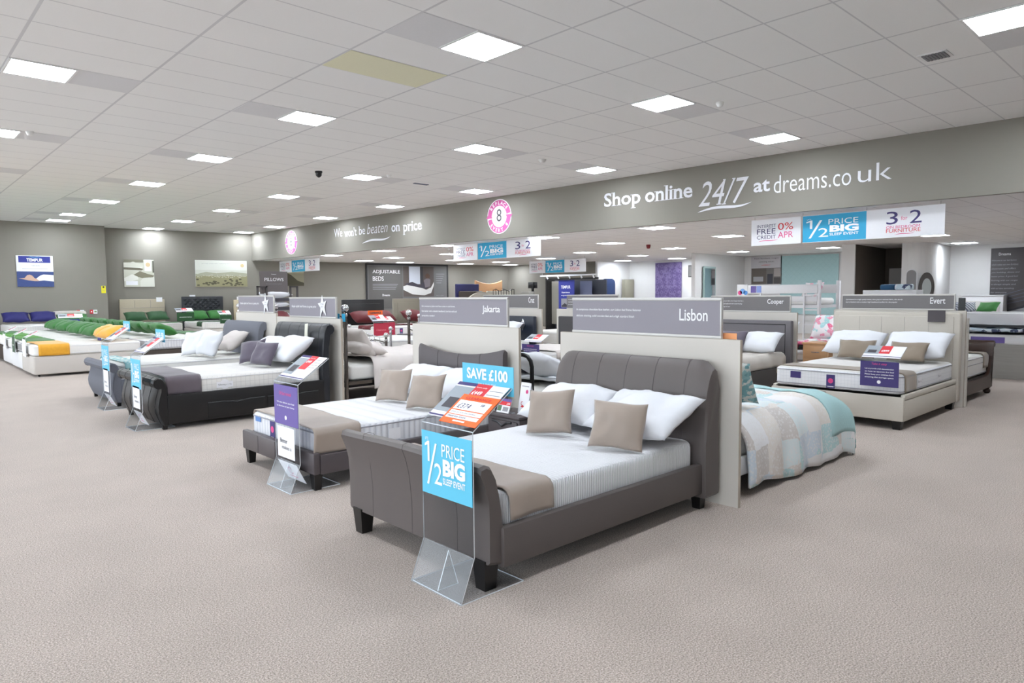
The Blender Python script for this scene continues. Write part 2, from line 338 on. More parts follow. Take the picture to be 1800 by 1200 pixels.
# ---------------------------------------------------------------- flat prints: rectangles, discs, lettering in the XZ plane, facing -Y
_TC = {}
def glyphs(body, bold, shear, serif=False):
    k = (body, bold, shear, serif)
    if k not in _TC:
        cu = bpy.data.curves.new('t', 'FONT'); cu.body = body; cu.resolution_u = 3; cu.offset = bold; cu.shear = shear; cu.fill_mode = 'FRONT'
        o = bpy.data.objects.new('t', cu); C.objects.link(o); dg = bpy.context.evaluated_depsgraph_get(); dg.update()
        me = o.evaluated_get(dg).to_mesh(); vs = [(v.co.x, v.co.y) for v in me.vertices]; fs = [tuple(p.vertices) for p in me.polygons]
        o.evaluated_get(dg).to_mesh_clear(); bpy.data.objects.remove(o); bpy.data.curves.remove(cu)
        if serif:
            cnt = {}
            for f in fs:
                cy = sum(vs[i][1] for i in f)/len(f)
                for a, b in zip(f, f[1:]+f[:1]): cnt.setdefault(frozenset((a, b)), []).append(cy)
            ymx = max(v[1] for v in vs); ymn = min(v[1] for v in vs); q = .045+bold; add = []
            for e, cys in cnt.items():
                if len(cys) != 1: continue
                a, b = [vs[i] for i in e]; L = abs(a[0]-b[0]); y = (a[1]+b[1])/2
                if abs(a[1]-b[1]) > .004 or not (.03 < L < .24): continue
                x0, x1 = min(a[0], b[0]), max(a[0], b[0]); t = .03
                if cys[0] > y and (abs(y) < .03+bold or y < ymn+.02): add.append((x0-q, x1+q, y, y+t))
                elif cys[0] < y and y > .42: add.append((x0-q*1.3, x1+(q if body.isupper() else 0), y-t, y))
            for x0, x1, ya, yb in add:
                k0 = len(vs); vs += [(x0, ya), (x1, ya), (x1, yb), (x0, yb)]; fs.append((k0, k0+1, k0+2, k0+3))
        xs = [v[0] for v in vs]; ys = [v[1] for v in vs]; x0, x1, y0, y1 = min(xs), max(xs), min(ys), max(ys)
        _TC[k] = ([((x-x0)/(x1-x0 or 1), (y-y0)/(y1-y0 or 1)) for x, y in vs], fs, (x1-x0)/(y1-y0 or 1))
    return _TC[k]
class Dec(MB):
    def poly(s, pts, m, L=1): s.add([(x, -.0012*L, z) for x, z in pts], [tuple(range(len(pts)))], m)
    def rect(s, x0, x1, z0, z1, m, L=1): s.poly([(x0,z0),(x1,z0),(x1,z1),(x0,z1)], m, L)
    def disc(s, cx, cz, r, m, L=1, n=28, sx=1, sz=1): s.poly([(cx+r*sx*math.cos(2*PI*i/n), cz+r*sz*math.sin(2*PI*i/n)) for i in range(n)], m, L)
    def ring(s, cx, cz, r0, r1, m, L=1, a0=0, a1=360, n=40):
        A = [math.radians(a0+(a1-a0)*i/n) for i in range(n+1)]
        vs = [(cx+r*math.cos(a), -.0012*L, cz+r*math.sin(a)) for a in A for r in (r0, r1)]
        s.add(vs, [(2*i, 2*i+1, 2*i+3, 2*i+2) for i in range(n)], m)
    def text(s, body, x, z, w, h, m, bold=0, shear=0, L=2, align='l', serif=False):
        vs, fs, asp = glyphs(body, bold, shear, serif)
        if w is None: w = h*asp
        if align == 'c': x -= w/2
        if align == 'r': x -= w
        s.add([(x+a*w, -.0012*L, z+b*h) for a, b in vs], fs, m)
    def arctext(s, body, cx, cz, r, h, amid, span, m, L=3, flip=False):
        n = len(body)
        for i, ch in enumerate(body):
            if ch == ' ': continue
            a = math.radians(amid + (span/2-span*i/(n-1))*(-1 if flip else 1)); vs, fs, asp = glyphs(ch, .02, 0); w = h*asp
            th = a-PI/2 if not flip else a+PI/2; ox, oz = cx+r*math.cos(a), cz+r*math.sin(a); ct, st = math.cos(th), math.sin(th)
            s.add([(ox+(p-.5)*w*ct-(q-.5)*h*st, -.0012*L, oz+(p-.5)*w*st+(q-.5)*h*ct) for p, q in vs], fs, m)
    def swoosh(s, x0, x1, z, h, m, L=2, t=.3):
        n = 16; top = []; bot = []
        for i in range(n+1):
            u = i/n; x = x0+(x1-x0)*u; zz = z+h*(.25*math.sin(PI*2*(u*.9-.05))*-1*-1 + .9*u**3) - h*.25
            th = h*t*math.sin(PI*min(1, u*1.02+.0))**.6 if 0 < u < 1 else .0005
            top.append((x, zz+th)); bot.append((x, zz-th*.3))
        vs = [(x, -.0012*L, zz) for a, b in zip(top, bot) for x, zz in (a, b)]
        s.add(vs, [(2*i, 2*i+1, 2*i+3, 2*i+2) for i in range(n)], m)
    def build(s, name, parent=None, M=None, **k):
        me = bpy.data.meshes.new(name); me.from_pydata(s.v, [], s.f)
        for m in s.mats: me.materials.append(m)
        me.polygons.foreach_set('material_index', s.m); me.update()
        return link(name, me, parent, M)

# ---------------------------------------------------------------- soft goods
def pillow_mb(w, h, t, m, seed=0, n=16, pinch=.06, wr=.012):
    b = MB(); vs = []; N = n+1; sd = Vector((seed*3.7, seed*1.3, seed*.9))
    for side in (1, -1):
        for j in range(N):
            for i in range(N):
                u = 2*i/n-1; v = 2*j/n-1; u = math.copysign(abs(u)**.85, u); v = math.copysign(abs(v)**.85, v)
                x = w/2*u*(1-pinch*(1-v*v)*abs(u)); y = h/2*v*(1-pinch*(1-u*u)*abs(v))
                e = max(0, (1-abs(u)**2.6)*(1-abs(v)**2.6)); z = side*t/2*e**.5
                q = noise.noise(Vector((x*5, y*5, side))+sd)+.5*noise.noise(Vector((x*13, y*11, side*2))+sd)
                z += q*wr*2*e**.3*side; x += wr*noise.noise(Vector((y*7, z*3, 4))+sd)*abs(u)
                y += wr*noise.noise(Vector((x*7, z*3, 9))+sd)*abs(v)
                vs.append((x, y, z if e > 0 else wr*.8*noise.noise(Vector((x*6, y*6, 0))+sd)))
    fs = []; K = N*N
    for s in (0, 1):
        for j in range(n):
            for i in range(n):
                a = s*K+j*N+i; f = (a, a+1, a+N+1, a+N); fs.append(f if s == 0 else f[::-1])
    b.add(vs, fs, m); return b
def weld(o):
    bm = bmesh.new(); bm.from_mesh(o.data); bmesh.ops.remove_doubles(bm, verts=bm.verts, dist=.0006); bmesh.ops.recalc_face_normals(bm, faces=bm.faces); bm.to_mesh(o.data); bm.free(); o.data.shade_smooth()
_PC = {}
def pillow(name, label, B, x, y, z, w, h, t, m, tilt=60, yaw=0, roll=0, seed=1, group=None, cat='pillow', n=14, wr=.012):
    """x,y,z: where its lower edge rests, in the bed's frame; tilt 90 = upright, 0 = lying"""
    k = (round(w,2), round(h,2), round(t,2), m.name, seed % 3, n, wr)
    a = math.radians(tilt)
    M = B @ T(x, y, z) @ RZ(yaw) @ RX(tilt) @ RZ(roll) @ T(0, h/2, t/2*.92)
    if k in _PC:
        o = link(name, _PC[k], None, M)
    else:
        o = pillow_mb(w, h, t, m, seed % 3, n, wr=wr).build(name, None, M, angle=180); weld(o); _PC[k] = o.data
    return setp(o, label, cat, group)
def ep(s, a, b, r, o):
    q = r*PI/2
    if s < a+r:
        ov = (a+r)-s
        if ov < q: g = ov/r; return a+r-(r+o)*math.sin(g), (r+o)*(1-math.cos(g))
        return a-o, r+o+ov-q
    if s > b-r:
        ov = s-(b-r)
        if ov < q: g = ov/r; return b-r+(r+o)*math.sin(g), (r+o)*(1-math.cos(g))
        return b+o, r+o+ov-q
    return s, 0
def cloth(name, label, cat, B, a, b, y0, y1, zt, dl, dr, m, d0=None, d1=None, r=.05, o=.008, puff=.004, wav=.006, res=.04, skew=0, seed=1, flare=0, group=None, thick=.008, hem=0, fringe=0):
    """cloth lying on a mattress whose edges are x=a,b; dl/dr drop over the sides; d0/d1 drop over the foot/head ends at y0/y1"""
    s0, s1 = a-dl+(.43*r if dl else 0), b+dr-(.43*r if dr else 0)
    ns = max(8, int((s1-s0)/res)); t0 = y0-(d0 or 0); t1 = y1+(d1 or 0); nt = max(3, int((t1-t0)/res)); vs = []; sd = seed*5.1
    for j in range(nt+1):
        t = t0+(t1-t0)*j/nt
        for i in range(ns+1):
            s = s0+(s1-s0)*i/ns
            x, dx = ep(s, a if dl else -99, b if dr else 99, r, o)
            if d0 or d1: y, dy = ep(t, y0 if d0 else -99, y1 if d1 else 99, r, o)
            else: y, dy = t+skew*(s-a), 0
            d = max(dx, dy); 
            if dx and dy: d = max(dx, dy)+.15*min(dx, dy)
            nz = noise.noise(Vector((x*3.1, y*3.1, sd)))+.5*noise.noise(Vector((x*8, y*8, sd)))
            top = max(0, 1-d*8)
            z = zt+o-d+puff*nz*top+puff*.6
            fl = flare*min(1, d*2.5); w = wav*(math.sin(y*17+sd)+noise.noise(Vector((y*6, x*2, sd+3))))*min(1, d*6)
            w2 = wav*(math.sin(x*17+sd)+noise.noise(Vector((x*6, 1, sd+3))))*min(1, d*6)
            if dx: x += (fl+w)*(1 if s > (a+b)/2 else -1)
            if dy: y += (fl+w2)*(1 if t > (y0+y1)/2 else -1)
            if hem and d > .1: z += hem*noise.noise(Vector((x*2.2, y*2.2, sd+7)))*min(1, (d-.1)*6)
            if not (d0 or d1): y += wav*1.6*noise.noise(Vector((x*4, j*.01, sd)))
            vs.append((x, y, z))
    W = ns+1; fs = [(j*W+i, j*W+i+1, (j+1)*W+i+1, (j+1)*W+i) for j in range(nt) for i in range(ns)]
    q = MB(); q.add(vs, fs, m); ob = q.build(name, None, None, angle=180)
    zmin = min(v[2] for v in vs); off = Vector(((a+b)/2, (y0+y1)/2, zmin))
    ob.data.transform(Matrix.Translation(-off)); ob.matrix_basis = B @ Matrix.Translation(off)
    if fringe:
        q = MB(); edge = [vs[i] for i in range(W)] + [vs[j*W+W-1] for j in range(nt+1)] + [vs[j*W] for j in range(nt+1)]
        for a0, a1 in zip(edge, edge[1:]):
            if (Vector(a0)-Vector(a1)).length > .2 or a0[2] > zt-.1: continue
            for k in (0, .33, .66):
                p0 = Vector(a0).lerp(Vector(a1), k)-off; q.tube([p0, p0+Vector((.004*math.sin(k*20+p0.x*40), .004*math.cos(k*9), -fringe*.5)), p0+Vector((.01*math.sin(p0.y*90+k*7), .01*math.sin(p0.x*80), -fringe))], .0035, m, 4)
        q.build('fringe', ob, angle=180)
    md = ob.modifiers.new('thickness', 'SOLIDIFY'); md.thickness = thick; md.offset = 1
    # solidify must push outwards/up
    ob.data.update()
    if ob.data.polygons[len(fs)//2].normal.z < 0: md.offset = -1
    return setp(ob, label, cat, group)
def mattress(label, B, x0, x1, y0, y1, z0, z1, mt, ms, pipe=PIPE, group=None, tags=(), r=.05, rv=.09, mid=False):
    cx, cy = (x0+x1)/2, (y0+y1)/2; M = B @ T(cx, cy, z0)
    b = MB(); b.rbox(x0-cx, x1-cx, y0-cy, y1-cy, 0, z1-z0, ms, r, 4, mt=mt, rv=rv)
    o = b.build('mattress', None, M, angle=60); setp(o, label, 'mattress', group)
    X, Y, H, R = x1-cx+.002, y1-cy+.002, z1-z0, rv
    def loop(z, ins=.0):
        pts = []
        for sx, sy, a0 in ((1,1,0), (-1,1,90), (-1,-1,180), (1,-1,270)):
            for k in range(5): a = math.radians(a0+22.5*k); pts.append((sx*(X-R)+(R-ins)*math.cos(a), sy*(Y-R)+(R-ins)*math.sin(a), z))
        return pts+[pts[0], pts[1]]
    if pipe:
        for z in ((H-r*.75, r*.75) + ((H*.62,) if mid else ())):
            part('piping', o, lambda q: q.tube(loop(z, -.002 + (r*.08)), .006, pipe, 6, False))
    for (face, u, w, zz, h, cols) in tags:   # labels sewn on the border: face 'f' foot or 'r' right side
        D = Dec(); D.rect(-w/2, w/2, 0, h, cols[0], 1)
        if len(cols) > 1: D.disc(0, h*.55, w*.3, cols[1], 2, 16); D.rect(-w*.35, w*.35, h*.1, h*.14, INKW, 2)
        if len(cols) > 2: D.text(cols[2], 0, h*.3, w*.8, h*.35, INKDK, L=2, align='c')
        Mt = T(u-cx, y0-cy-.004, zz-z0) if face == 'f' else T(x1-cx+.004, u-cy, zz-z0) @ RZ(90)
        D.build('mattress_tag', o, Mt)
    return o

# ---------------------------------------------------------------- beds (local frame: foot at y=0 facing the viewer, head at y=L, width x 0..W)
def legs(p, pts, z1, m, w=.07, z0=0, wt=None):
    for x, y in pts: part('leg', p, lambda b: b.taper(x, y, z0, z1, w*.75, wt or w, m))
def seams(p, path, xs, m, r=.0022, topf=None, W=1, zb=.2):
    for x in xs:
        sc = topf(x/W) if topf else 1
        part('seam', p, lambda b: b.tube([(x, y, zb+(z-zb)*sc if z > zb else z) for y, z in path], r, m, 5))
def arcp(cx, cz, r, a0, a1, n): return [(cx+r*math.cos(math.radians(a0+(a1-a0)*i/n)), cz+r*math.sin(math.radians(a0+(a1-a0)*i/n))) for i in range(n+1)]
SEAML = mat('seam_thread_grey', (84,77,79), .6); SEAM = mat('seam_thread', (62,56,58), .7); SEAMB = mat('dark_seam_thread', (14,14,15), .7)
def frame_common(p, W, y0, y1, z0, z1, m, th=.05, r=.012, slat=True):
    pbox('side_rail', p, 0, th, y0, y1, z0, z1, m, r); pbox('side_rail', p, W-th, W, y0, y1, z0, z1, m, r)
    if slat: pbox('slatted_base', p, th, W-th, y0, y1, z0+.03, z1-.045, SLAT)

def bed_curved(label, B, W=1.42, L=2.2):   # grey-brown leather sleigh-back bed
    p = thing('bed', label, 'bed', B)
    def rnd(u):
        d = min(u, 1-u)*W; R = .10
        return 1 if d > R else (.86+.14*math.sqrt(max(0, 1-(1-d/R)**2)))
    hp = [(2.03,.09),(2.02,.5),(2.035,.75),(2.06,.9),(2.09,.99),(2.125,1.045),(2.16,1.06),(2.19,1.04),(2.205,.98),(2.2,.8),(2.2,.09)]
    hb = part('headboard', p, lambda b: b.board(-.03, W+.03, hp, LEATH, rnd, 28, .014))
    seams(hb, [(a-.0005, c) for a, c in hp[:8]], [W*f for f in (.12, .31, .5, .69, .88)], SEAML, .0022, rnd, W)
    fp = [(.05,.15),(.05,.35),(.035,.5),(.012,.6),(-.012,.66),(-.005,.685),(.03,.693),(.065,.68),(.1,.62),(.13,.52),(.145,.42),(.15,.3),(.15,.13)]
    fb = part('footboard', p, lambda b: b.board(0, W-.02, fp, LEATH, lambda u: .985+.015*math.cos(2*PI*(u-.5)), 20, .016))
    seams(fb, [(a-.0005, c) for a, c in fp[:9]], [W*f for f in (.2, .5, .8)], SEAML, .0014)
    frame_common(p, W, .13, 2.04, .12, .335, LEATH, .055)
    legs(p, [(.1,.09),(W-.1,.09)], .165, BLACKW, .1); legs(p, [(.06,2.08),(W-.06,2.08)], .12, BLACKW, .08)
    return p
def bed_low(label, B, W=1.42, L=2.12, m=LEATHJ):
    p = thing('bed', label, 'bed', B)
    cv = lambda u: .90+.1*abs(2*u-1)**2.1
    hp = [(2.03,.16),(2.02,.5),(2.015,.8),(2.02,.96),(2.035,1.0),(2.06,1.0),(2.085,.98),(2.09,.5),(2.09,.16)]
    hb = part('headboard', p, lambda b: b.board(0, W, hp, m, cv, 24, .012))
    seams(hb, [(a-.0005, c) for a, c in hp[:6]], [W*f for f in (.25, .5, .75)], SEAM, .0025, cv, W)
    fr = pbox('foot_rail', p, 0, W, 0, .06, .13, .305, m, .014)
    for f in (.25, .5, .75): part('seam', fr, lambda b: b.tube([(W*f, -.001, .14), (W*f, -.001, .295)], .0018, SEAM, 5))
    frame_common(p, W, .06, 2.03, .125, .285, m)
    legs(p, [(.07,.05),(W-.06,.05)], .135, BLACKW, .075); legs(p, [(.06,2.05),(W-.06,2.05)], .16, BLACKW, .07)
    return p
def bed_scroll(label, B, W=1.55, L=2.25, m=BLACKL, mh=BLACKF, drawers=True, hz=1.16, ribs=6, fz=.62):
    p = thing('bed', label, 'bed', B)
    def scroll(yb, z1, s, r, out, th):   # s=-1 scroll toward viewer(foot), out= lean
        front = [(yb, .05), (yb+out*.35, .16), (yb+out*.5, .25), (yb+out*.1, z1*.6), (yb-out*.1, z1-2.2*r)]
        return front
    k = fz/.62
    fp = [(.03,.05),(.0,.13),(-.035,.22),(-.03,.33*k),(.02,.44*k)] + arcp(-.0, fz-.06, .062, 250, 10, 12)[0:0] + [(.0,.47*k)] + arcp(-.015, fz-.065, .062, 285, 20, 12)[0:0]
    fp = [(.03,.05),(.0,.12),(-.03,.2),(-.035,.27),(-.02,.36*k),(.01,.46*k)] + [(-.02+.062*math.cos(math.radians(a)), fz-.065+.062*math.sin(math.radians(a))) for a in (-60,-100,-140,-180,-220,-260,-300,-335)] + [(.075,.5*k),(.08,.42*k),(.07,.05)]
    fb = part('footboard', p, lambda b: b.board(0, W, fp, m, None, 14, .012, 9))
    seams(fb, [(a-.0008, c) for a, c in fp[:12]], [W*(i+.5)/ribs for i in range(ribs)], SEAMB, .003)
    hp = [(2.05,.1),(2.035,.5),(2.04,.72),(2.052,.88),(2.075,hz-.12),(2.1,hz-.05),(2.13,hz-.012),(2.165,hz),(2.2,hz-.012),(2.225,hz-.045),(2.228,hz-.085),(2.205,hz-.12),(2.17,hz-.14),(2.14,.85),(2.13,.6),(2.14,.4),(2.13,.1)]
    hb = part('headboard', p, lambda b: b.board(0, W, hp, mh, None, 14, .012, 9))
    seams(hb, [(a-.0008, c) for a, c in hp[:8]], [W*(i+.5)/max(1,ribs-1) for i in range(max(0,ribs-1))], SEAMB, .0016)
    if drawers:
        frame_common(p, W, .07, 2.06, .06, .405, m, .06, .01)
        for y0, y1 in ((.52, 1.22), (1.26, 1.96)):
            dr = pbox('drawer', p, W-.008, W+.008, y0, y1, .075, .265, m, .006)
            part('drawer_lip', dr, lambda b: b.tube([(W+.01, y0, .268), (W+.01, y0+.18, .268), (W+.01, (y0+y1)/2-.06, .258), ((W+.01), (y0+y1)/2, .245), (W+.01, (y0+y1)/2+.06, .258), (W+.01, y1-.18, .268), (W+.01, y1, .268)], .007, BLACKF, 6))
    else: frame_common(p, W, .07, 2.06, .14, .38, m, .05)
    legs(p, [(.08,.05),(W-.08,.05),(.08,2.08),(W-.08,2.08)], .14 if not drawers else .07, BLACKW, .06)
    return p
def bed_ottoman(label, B, W=1.5, L=2.1):
    p = thing('bed', label, 'bed', B)
    pbox('foot_panel', p, 0, W, 0, .05, .1, .37, OATF, .016)
    for x0, x1 in ((0,.05), (W-.05, W)):
        pbox('side_rail', p, x0, x1, .05, 1.98, .1, .33, OATF, .01); pbox('lift_edge', p, x0, x1, .05, 1.98, .335, .395, OATF, .012)
    pbox('slatted_base', p, .05, W-.05, .05, 1.98, .28, .35, SLAT)
    part('pull_tab', p, lambda b: b.add([(.6,-.004,.36),(.68,-.004,.36),(.69,-.05,.3),(.62,-.05,.29),(.6,-.01,.365),(.68,-.01,.365),(.69,-.056,.305),(.62,-.056,.295)], [(0,1,2,3),(4,7,6,5),(0,4,5,1),(1,5,6,2),(2,6,7,3),(3,7,4,0)], mat('grey_strap', (150,145,138), .7)))
    hb = pbox('headboard', p, -.04, W+.02, 1.98, 2.09, .1, 1.25, OATF, .02)
    pn = pbox('padded_panel', hb, .03, W-.05, 1.962, 1.985, .55, 1.2, OATF, .012)
    for i in range(1, 5):
        x = .03+(W-.08)*i/5
        part('seam', hb, lambda b: b.tube([(x, 1.961, .57), (x, 1.961, 1.19)], .0022, mat('oat_seam', (160,154,146), .8), 5))
        part('tuft', hb, lambda b: b.sphere(x, 1.962, .88, .012, mat('oat_seam', (160,154,146), .8), 8))
    legs(p, [(.08,.08),(W-.08,.08),(.08,1.95),(W-.07,1.98)], .1, BLACKW, .1, wt=.1)
    return p
def bed_plain(label, B, W=1.42, L=2.08, m=CHARF, hz=1.08, rz=(.08,.36), buttons=False, mh=None, legm=BLACKW, border=False):
    p = thing('bed', label, 'bed', B); mh = mh or m
    pbox('foot_rail', p, 0, W, 0, .05, rz[0], rz[1], m, .012); frame_common(p, W, .05, L-.1, rz[0], rz[1], m)
    hb = pbox('headboard', p, -.02, W+.02, L-.1, L, rz[0], hz, mh, .02)
    if border:
        part('piping', hb, lambda b: b.tube([(W-.07, L-.102, rz[1]), (W-.07, L-.102, hz-.06), (.07, L-.102, hz-.06), (.07, L-.102, rz[1])], .006, SEAMB, 6))
    if buttons:
        for i in range(6): part('button', hb, lambda b: b.lathe([(.001,-.012),(.017,-.01),(.017,0),(.001,.002)], 0, 0, 0, BLACKP if False else BLKP, 12), T(W*(i+.5)/6, L-.1, hz-.22) @ RX(-90))
    legs(p, [(.08,.06),(W-.08,.06),(.08,L-.06),(W-.08,L-.06)], rz[0]+.01, legm, .06)
    return p
def divan(label, B, W=1.35, L=1.93, m=None, z1=.40, hb=None, drawers=0, group=None):
    m = m or mat('divan_oat', (196,190,184), .8, noise_scale=120, noise_amt=.03)
    p = thing('divan', label, 'bed', B, group)
    pbox('base', p, 0, W, 0, L, .045, z1, m, .03, seg=3, rv=.05)
    for x, y in ((.1,.1), (W-.1,.1), (.1,L-.1), (W-.1,L-.1), (W-.1, L/2)):
        c = part('castor', p, lambda b: (b.lathe([(.022,-.012),(.022,.012)], 0, 0, 0, BLKP, 12), ), T(x, y, .022) @ RY(90))
    for k in range(drawers):
        y0 = .1+k*L/2; d = pbox('drawer', p, W-.004, W+.006, y0, y0+L/2-.2, .08, z1-.1, m, .004)
    if hb:
        kind, mh, hz = hb
        if kind == 'flat': h = pbox('headboard', p, -.02, W+.02, L+.01, L+.09, .3, hz, mh, .025, seg=3)
        if kind == 'round': h = part('headboard', p, lambda b: b.board(-.02, W+.02, [(L+.01,.3),(L+.01,hz),(L+.03,hz+.01),(L+.07,hz+.01),(L+.09,hz),(L+.09,.3)], mh, lambda u: .96+.04*math.sin(PI*u)**.3, 16, .02))
        if kind == 'panel':
            h = pbox('headboard', p, -.02, W+.02, L+.01, L+.09, .3, hz, mh, .025, seg=3)
            for x in (W*.32, W*.68): part('seam', h, lambda b: b.tube([(x, L+.008, hz-.3), (x, L+.008, hz-.03)], .006, mat('oat_seam', (160,154,146), .8), 5))
            part('seam', h, lambda b: b.tube([(0, L+.008, hz-.3), (W, L+.008, hz-.3)], .006, mat('oat_seam', (160,154,146), .8), 5))
        if kind == 'tufted':
            h = pbox('headboard', p, -.02, W+.02, L+.01, L+.09, .3, hz, mh, .025, seg=3)
            part('tufting', h, lambda b: [b.lathe([(.001,-.035),(.05,-.022),(.078,0)], 0, 0, 0, mh, 4) for _ in ()] or [b.add([(cx-.09, L+.012, cz), (cx, L+.012, cz-.075), (cx+.09, L+.012, cz), (cx, L+.012, cz+.075), (cx, L-.022, cz)], [(0,1,4),(1,2,4),(2,3,4),(3,0,4)], mh) for r_ in range(6) for cx, cz in [(.08+.09*(r_ % 2)+.18*i, hz-.1-.075*r_) for i in range(int((W-.12)/.18))]])
        if kind == 'frame':
            h = pbox('headboard', p, -.02, W+.02, L+.01, L+.09, .3, hz, mh, .02)
            pbox('inset_panel', h, .13, W-.13, L-.002, L+.012, .5, hz-.13, mh if 'cream' not in mh.name else mat('pale_inset', (206,202,194), .7), .006)
    return p
def bed_metal(label, B, W=1.5, L=2.05, m=NICKEL, hz=1.3, fz=1.0, ball=.055, base=None, arch=False):
    p = thing('metal_bed', label, 'bed', B)
    for y, z in ((0, fz), (L, hz)):
        for x in (0, W):
            ps = part('post', p, lambda b: b.tube([(x, y, 0), (x, y, z-ball*2)], .026, m, 14))
            part('finial', ps, lambda b: (b.sphere(x, y, z-ball, ball, CHROME, 16), b.lathe([(.018,0),(.034,.02),(.034,.04),(.018,.06)], x, y, z-ball*2-.07, CHROME, 14)))
    for y, z in ((0, fz), (L, hz)):
        nm = 'footboard' if y == 0 else 'headboard'
        def g(b):
            for zz in (z-.2, z-.34, .3): b.tube([(W*i/12, y, zz+.05*math.sin(2*PI*i/12) if zz > .35 else zz) for i in range(13)], .011, m, 8)
            for i in range(1, 8): b.tube([(W*i/8, y, .3), (W*i/8, y, z-.22+.05*math.sin(2*PI*i/8))], .007, m, 6)
        part(nm, p, g)
    for x in (0, W): part('side_rail', p, lambda b: b.box(x-.015, x+.015, 0, L, .28, .33, m))
    pbox('slatted_base', p, .02, W-.02, .03, L-.03, .24, .33, base or BLACKM)
    return p
def bed_sleigh_wood(label, B, W=1.5, L=2.1):   # dark wood: high scrolled foot end
    p = thing('bed', label, 'bed', B)
    fp = [(.05,.12),(.03,.3),(.0,.48),(-.01,.62),(.0,.7)] + [(-.04+.05*math.cos(math.radians(a)), .74+.045*math.sin(math.radians(a))) for a in (300,250,200,150,110,70,30)] + [(.03,.7),(.035,.6),(.055,.45),(.09,.3),(.09,.12)]
    part('footboard', p, lambda b: b.board(0, W, fp, DARKWOOD, None, 10, .01, 9))
    hp = [(y+L-.1, z*1.35-.04) for y, z in [(.0,.12),(.03,.3),(.05,.6),(.07,.8),(.1,.85),(.12,.8),(.1,.5),(.08,.12)]]
    part('headboard', p, lambda b: b.board(0, W, hp, DARKWOOD, None, 10, .01, 9))
    for x0, x1 in ((0,.04), (W-.04, W)):
        def g(b):
            ys = [(0.03,.62),(.08,.5),(.14,.4),(.2,.33),(.3,.29),(.45,.28),(L-.4,.28),(L-.25,.32),(L-.12,.45),(L-.06,.6)]
            vs = []
            for x in (x0, x1):
                for y, z in ys: vs += [(x, y, .1), (x, y, z)]
            n = len(ys)*2; fs = []
            for k in range(len(ys)-1):
                i = 2*k; fs += [(i, i+1, i+3, i+2), (n+i, n+i+2, n+i+3, n+i+1), (i+1, n+i+1, n+i+3, i+3), (i, i+2, n+i+2, n+i)]
            fs += [(0, n, n+1, 1), (n-2, n-1, 2*n-1, 2*n-2)]
            b.add(vs, fs, DARKWOOD)
        part('side_panel', p, g)
    pbox('slatted_base', p, .04, W-.04, .1, L-.1, .2, .29, SLAT)
    for x, y in ((.06,.06), (W-.06,.06), (.06,L-.05), (W-.06,L-.05)):
        part('bun_foot', p, lambda b: b.lathe([(.03,0),(.05,.02),(.05,.05),(.03,.07),(.05,.09),(.05,.12)], x, y, 0, DARKWOOD, 14))
    return p

# ---------------------------------------------------------------- display furniture
def panel(label, M, W, sx0, sx1, name, lines, H=1.2, nh=.32, tone=SIGNG, star=False, z1=1.5, nw=.24):
    p = thing('headboard_screen', label, 'display panel', M)
    b = MB(); b.box(0, W, 0, .03, 0, H, MDF); bd = b.build('board', p)
    b = MB(); b.box(W, W+.003, 0, .03, 0, H, MDFE); b.box(-.003, 0, 0, .03, 0, H, MDFE); b.box(0, W, 0, .03, H, H+.003, MDFE); b.build('edge_strip', p)
    s = pbox('header_sign', p, sx0, sx1, .004, .022, H+.003, z1, tone, 0)
    for z, h in ((H+.003, .022), (z1, .022)): pbox('trim_strip', p, sx0-.005, sx1+.012, 0, .028, z, z+h, TRIM, .003)
    pbox('trim_strip', p, sx1, sx1+.012, 0, .028, H+.025, z1, TRIM, .002)
    D = Dec(); h = z1-H
    if name: D.text(name, sx1-.1, H+h*.46, nw, h*nh, INKW, bold=.012, align='r')
    fs = .021
    if star: D.text(lines[0], sx0+.08, H+h*.5, (sx1-sx0)*.55, h*.16, INKW, bold=.01, shear=.2)
    else:
        for i, t in enumerate(lines): D.text(t, sx0+.045, H+h*.68-i*h*.19, None, fs*1.1, INKW, bold=.008, shear=.25)
    D.build('lettering', s, T(0, .0035, 0))
    return p
def star_tag(label, M):
    p = thing('star_tag', label, 'sign', M)
    pts = [(0,.17),(.035,.07),(.12,.09),(.065,0),(.1,-.12),(.0,-.04),(-.07,-.16),(-.055,-.01),(-.13,.05),(-.04,.065)]
    b = MB(); n = len(pts); vs = [(x, y, z) for y in (0, .004) for x, z in pts]
    b.add(vs, [tuple(range(n)), tuple(range(2*n-1, n-1, -1))]+[(i, (i+1)%n, n+(i+1)%n, n+i) for i in range(n)], PAPER); b.build('card', p, smooth=False)
    D = Dec(); D.text('STAR', 0, .03, .09, .022, INKGR, L=1, align='c'); D.text('BUY', 0, -.005, .07, .022, INKGR, L=1, align='c'); D.build('lettering', p)
    return p
def half_price(D, x0, x1, z0, z1, L=2, bg=None):
    w, h = x1-x0, z1-z0; X = lambda u: x0+u*w; Z = lambda v: z0+v*h
    if bg: D.rect(x0, x1, z0, z1, bg, L-1)
    D.text('UP TO', X(.07), Z(.83), w*.07, h*.05, INKW, L=L)
    D.poly([(X(.12),Z(.5)),(X(.16),Z(.5)),(X(.16),Z(.82)),(X(.13),Z(.82)),(X(.06),Z(.77)),(X(.06),Z(.73)),(X(.12),Z(.76))], INKW, L); D.text('2', X(.26), Z(.17), w*.16, h*.33, INKW, bold=.0, L=L)
    D.poly([(X(.1),Z(.14)),(X(.14),Z(.14)),(X(.32),Z(.8)),(X(.28),Z(.8))], INKW, L)
    D.text('PRICE', X(.42), Z(.62), w*.46, h*.2, INKW, L=L); D.text('BIG', X(.44), Z(.33), w*.45, h*.26, INKW, bold=.05, L=L)
    D.text('SLEEP EVENT', X(.44), Z(.2), w*.45, h*.1, INKW, bold=.02, L=L)
